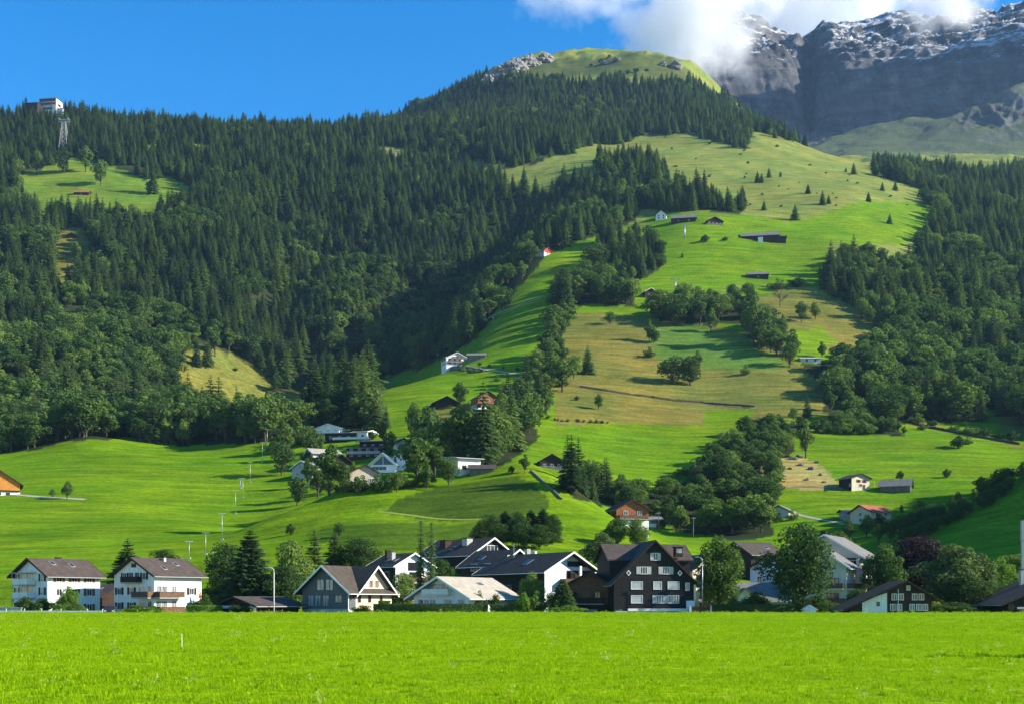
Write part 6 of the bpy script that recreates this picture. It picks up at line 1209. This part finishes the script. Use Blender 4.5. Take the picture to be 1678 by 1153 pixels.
# ------------------------------------------------------------------ grass of the foreground field
def crags():
    for i, (px, py, w, h_, dp) in enumerate(((800,140,14,13,14),(812,131,16,13,16),(828,124,20,13,18),(848,116,24,14,20),(872,107,26,11,20),(897,101,24,9,18),(1108,112,22,11,16),(1085,108,12,6,12),(1010,100,16,5,12),(990,106,18,6,12))):
        x, y, z = ground_at(px, py, 1900); s = y/F; bm = bmesh.new(); bmesh.ops.create_icosphere(bm, subdivisions=4, radius=1); P = np.array([v.co for v in bm.verts])
        q = 1+.38*fbm(P[:,0]*2.2+i*5, P[:,1]*2.2+P[:,2]*1.7, 5, 95, True)+.2*np.sign(fbm(P[:,0]*3+i, P[:,2]*4, 3, 96))*.5
        for v, k in zip(bm.verts, q): e = 1.45 if i < 6 else 1; v.co = (v.co.x*k*w*s*.55*e, v.co.y*k*dp*s*.5, max(v.co.z, -.6)*k*h_*s*.75*e)
        me = bpy.data.meshes.new('rock_outcrop'); bm.to_mesh(me); bm.free(); me.materials.append(M['crag']); tag(mesh_obj('rock_outcrop', me, None, (x, y, z), .2*i), 'grey rocky crag on the left shoulder and brow of the bare summit', 'rock', 'crags on the bare summit')
def grass():
    def tuft(seed, n, rad, hmin, hmax, wb, m, heads=0):
        g = np.random.default_rng(seed); V, Fq = [], []
        for i in range(n):
            a, r = g.uniform(0, 6.28), rad*math.sqrt(g.random()); p = np.array([r*math.cos(a), r*math.sin(a), 0]); h = g.uniform(hmin, hmax); az = g.uniform(0, 6.28); ln = g.uniform(.15, .7)*h; d = np.array([math.cos(az), math.sin(az), 0]); s = np.array([-d[1], d[0], 0])*wb*g.uniform(.6, 1.3)
            m1 = p+d*ln*.35+np.array([0,0,h*.62]); t = p+d*ln+np.array([0,0,h*g.uniform(.85, 1.0)]); k = len(V); V += [p-s, p+s, m1+s*.75, m1-s*.75, t+s*.12, t-s*.12]; Fq += [(k,k+1,k+2,k+3), (k+3,k+2,k+4,k+5)]
        for i in range(heads):
            a, r = g.uniform(0, 6.28), rad*math.sqrt(g.random()); p = np.array([r*math.cos(a), r*math.sin(a), 0]); h = hmax*g.uniform(1.1, 1.6); q = p+np.array([g.normal()*.05, g.normal()*.05, h]); s = np.array([.010,0,0]); k = len(V); V += [p-s*.4, p+s*.4, q+s*.4, q-s*.4]; Fq.append((k,k+1,k+2,k+3))
            for j in range(3):
                e = q+g.normal(size=3)*.02; u, v = g.normal(size=3)*.022, g.normal(size=3)*.022; k = len(V); V += [e-u, e-v, e+u, e+v]; Fq.append((k,k+1,k+2,k+3))
        return np_mesh('tuft', np.array(V), [np.array(Fq)], M[m])
    kinds = [tuft(1, 70, .30, .06, .15, .006, 'grassblade'), tuft(2, 60, .30, .05, .11, .007, 'grassblade'), tuft(3, 45, .18, .12, .24, .008, 'grassblade'), tuft(4, 34, .22, .10, .22, .007, 'grassblade', 3), tuft(5, 26, .16, .10, .20, .012, 'grassflower', 4)]
    pts, scl, idx = [], [], []
    for y0, y1, dens, s in ((16.5,30,19,1.0),(30,52,8.5,1.35),(52,95,2.5,2.0),(95,192,.55,2.9)):
        n = int(dens*.88*(y1*y1-y0*y0)/2*1.0); Y = np.sqrt(rng.uniform(y0*y0, y1*y1, n)); X = rng.uniform(-.45, .45, n)*Y; Z = terr(X, Y)
        pn = fbm(X/9, Y/6, 4, 91); rnd = rng.random(n)
        k = np.where(rnd < .45, 0, np.where(rnd < .82, 1, np.where(rnd < .90, 2, np.where(rnd < .95, 3, 1))))
        px = CX+F*X/Y; rough = np.maximum(sstep(-2.5, -11, X)*sstep(36, 24, Y), sstep(4, 9, X)*sstep(27, 20, Y))     # coarser herbs near both lower corners
        k = np.where((rng.random(n) < rough*.22*(pn > -.1)), 2+(rng.random(n) < .4), k); k = np.where(rng.random(n) < .004+.012*(pn > .3), 4, k)
        sc = s*.52*rng.uniform(.7, 1.25, n)*(1+.25*pn)*np.where(k == 2, 1+.25*rough, 1); hz = sc*np.interp(Y, [20,60,190], [1,.75,.55])
        pts.append(np.stack([X, Y, Z-.01], -1)); scl.append(np.stack([sc, sc, hz], -1)); idx.append(k)
    # taller fringe on the crest of the field
    n = 1500; Y = rng.uniform(186, 197, n); X = rng.uniform(-.45, .45, n)*Y; sc = rng.uniform(1.0, 1.7, n)
    pts.append(np.stack([X, Y, terr(X, Y)-.02], -1)); scl.append(np.stack([sc, sc, sc*rng.uniform(.6, 1.5, n)], -1)); idx.append(np.where(rng.random(n) < .12, 4, 2))
    stuff('grass', np.vstack(pts), np.vstack(scl), np.concatenate(idx), ['grass_short','grass_low','grass_long','grass_seeding','grass_flower'], 'bright green meadow grass covering the foreground field', 'grass', meshes=kinds, tilt=.05)

# ------------------------------------------------------------------ air and clouds
def haze():
    m = bpy.data.materials.new('mountain_air'); m.use_nodes = True; nt = m.node_tree; nt.nodes.remove(nt.nodes['Principled BSDF'])
    v = nt.nodes.new('ShaderNodeVolumePrincipled'); v.inputs['Color'].default_value = (.38,.62,1,1); v.inputs['Density'].default_value = HAZE; v.inputs['Anisotropy'].default_value = .2
    nt.links.new(v.outputs[0], nt.nodes['Material Output'].inputs['Volume']); m.cycles.homogeneous_volume = True if hasattr(m.cycles, 'homogeneous_volume') else None
    M['haze'] = m; b = MB(); x = abs(GX).max()+30; b.box(-x, x, -60, 3001, min(GZ.min(), -4.5)-2, GZ.max()+60); o = b.build('haze', m); tag(o, None, None, None, 'stuff'); return o
def cloud(label, px, py, hw, hh, D, depth, dens, thr, sc=.0055, seed=0, cat='cloud'):
    m = bpy.data.materials.new('cloud_vapour'); m.use_nodes = True; nt = m.node_tree; nt.nodes.remove(nt.nodes['Principled BSDF']); N, L = nt.nodes, nt.links
    s = D/F; c = ((px-CX)*s, D, EYE+(HY-py)*s); r = (hw*s, depth, hh*s)
    v = N.new('ShaderNodeVolumePrincipled'); v.inputs['Color'].default_value = (.985,.988,.99,1); v.inputs['Anisotropy'].default_value = .35
    tc = N.new('ShaderNodeTexCoord').outputs['Object']
    mp = N.new('ShaderNodeMapping'); mp.inputs['Location'].default_value = (seed*31.7, seed*17.3, 0); L.new(tc, mp.inputs[0])
    nz = N.new('ShaderNodeTexNoise'); nz.inputs['Scale'].default_value = sc; nz.inputs['Detail'].default_value = 7; nz.inputs['Roughness'].default_value = .58; L.new(mp.outputs[0], nz.inputs['Vector'])
    dv = N.new('ShaderNodeVectorMath'); dv.operation = 'DIVIDE'; L.new(tc, dv.inputs[0]); dv.inputs[1].default_value = r
    ln = N.new('ShaderNodeVectorMath'); ln.operation = 'LENGTH'; L.new(dv.outputs[0], ln.inputs[0])
    env = N.new('ShaderNodeMapRange'); L.new(ln.outputs['Value'], env.inputs[0]); env.inputs[1].default_value = .15; env.inputs[2].default_value = 1.0; env.inputs[3].default_value = .42; env.inputs[4].default_value = -.40
    nm = N.new('ShaderNodeMath'); nm.operation = 'MULTIPLY_ADD'; L.new(nz.outputs['Fac'], nm.inputs[0]); nm.inputs[1].default_value = 2.3; nm.inputs[2].default_value = -.65
    ad = N.new('ShaderNodeMath'); ad.operation = 'ADD'; L.new(nm.outputs[0], ad.inputs[0]); L.new(env.outputs[0], ad.inputs[1])
    mr = N.new('ShaderNodeMapRange'); L.new(ad.outputs[0], mr.inputs[0]); mr.inputs[1].default_value = thr; mr.inputs[2].default_value = thr+.75; mr.inputs[3].default_value = 0; mr.inputs[4].default_value = dens
    L.new(mr.outputs[0], v.inputs['Density']); L.new(v.outputs[0], N['Material Output'].inputs['Volume'])
    bm = bmesh.new(); bmesh.ops.create_icosphere(bm, subdivisions=3, radius=1)
    for q in bm.verts: q.co = (q.co.x*r[0]*1.03, q.co.y*r[1]*1.03, q.co.z*r[2]*1.03)
    me = bpy.data.meshes.new('cloud'); bm.to_mesh(me); bm.free(); me.materials.append(m); tag(mesh_obj('cloud', me, None, c), label, cat)
def clouds():
    cloud('large grey white cloud bank resting on the left shoulder of the snowy mountain', 1135, 28, 150, 130, 3420, 280, .030, .40, seed=1)
    cloud('thin white cloud streak in the blue sky left of the mountain', 965, -4, 150, 56, 3460, 160, .014, .44, .008, seed=2)
    cloud('bright white cloud rising behind the middle peaks', 1330, 12, 230, 100, 5700, 500, .009, .26, .004, seed=3)
    cloud('grey cloud hanging in front of the right hand peak', 1545, -4, 110, 90, 3560, 210, .026, .44, seed=4)
    cloud('thin mist veil on the rock under the left cloud bank', 1190, 92, 75, 70, 3640, 130, .009, .40, .008, seed=5)
cy.volume_step_rate = 1.0; cy.volume_max_steps = 96
HAZE = 3.0e-5
village(); hillside(); furniture(); crags(); village_green(); lone_trees()
print('TREES', plant_woods(230, 170))
grass(); haze(); clouds()
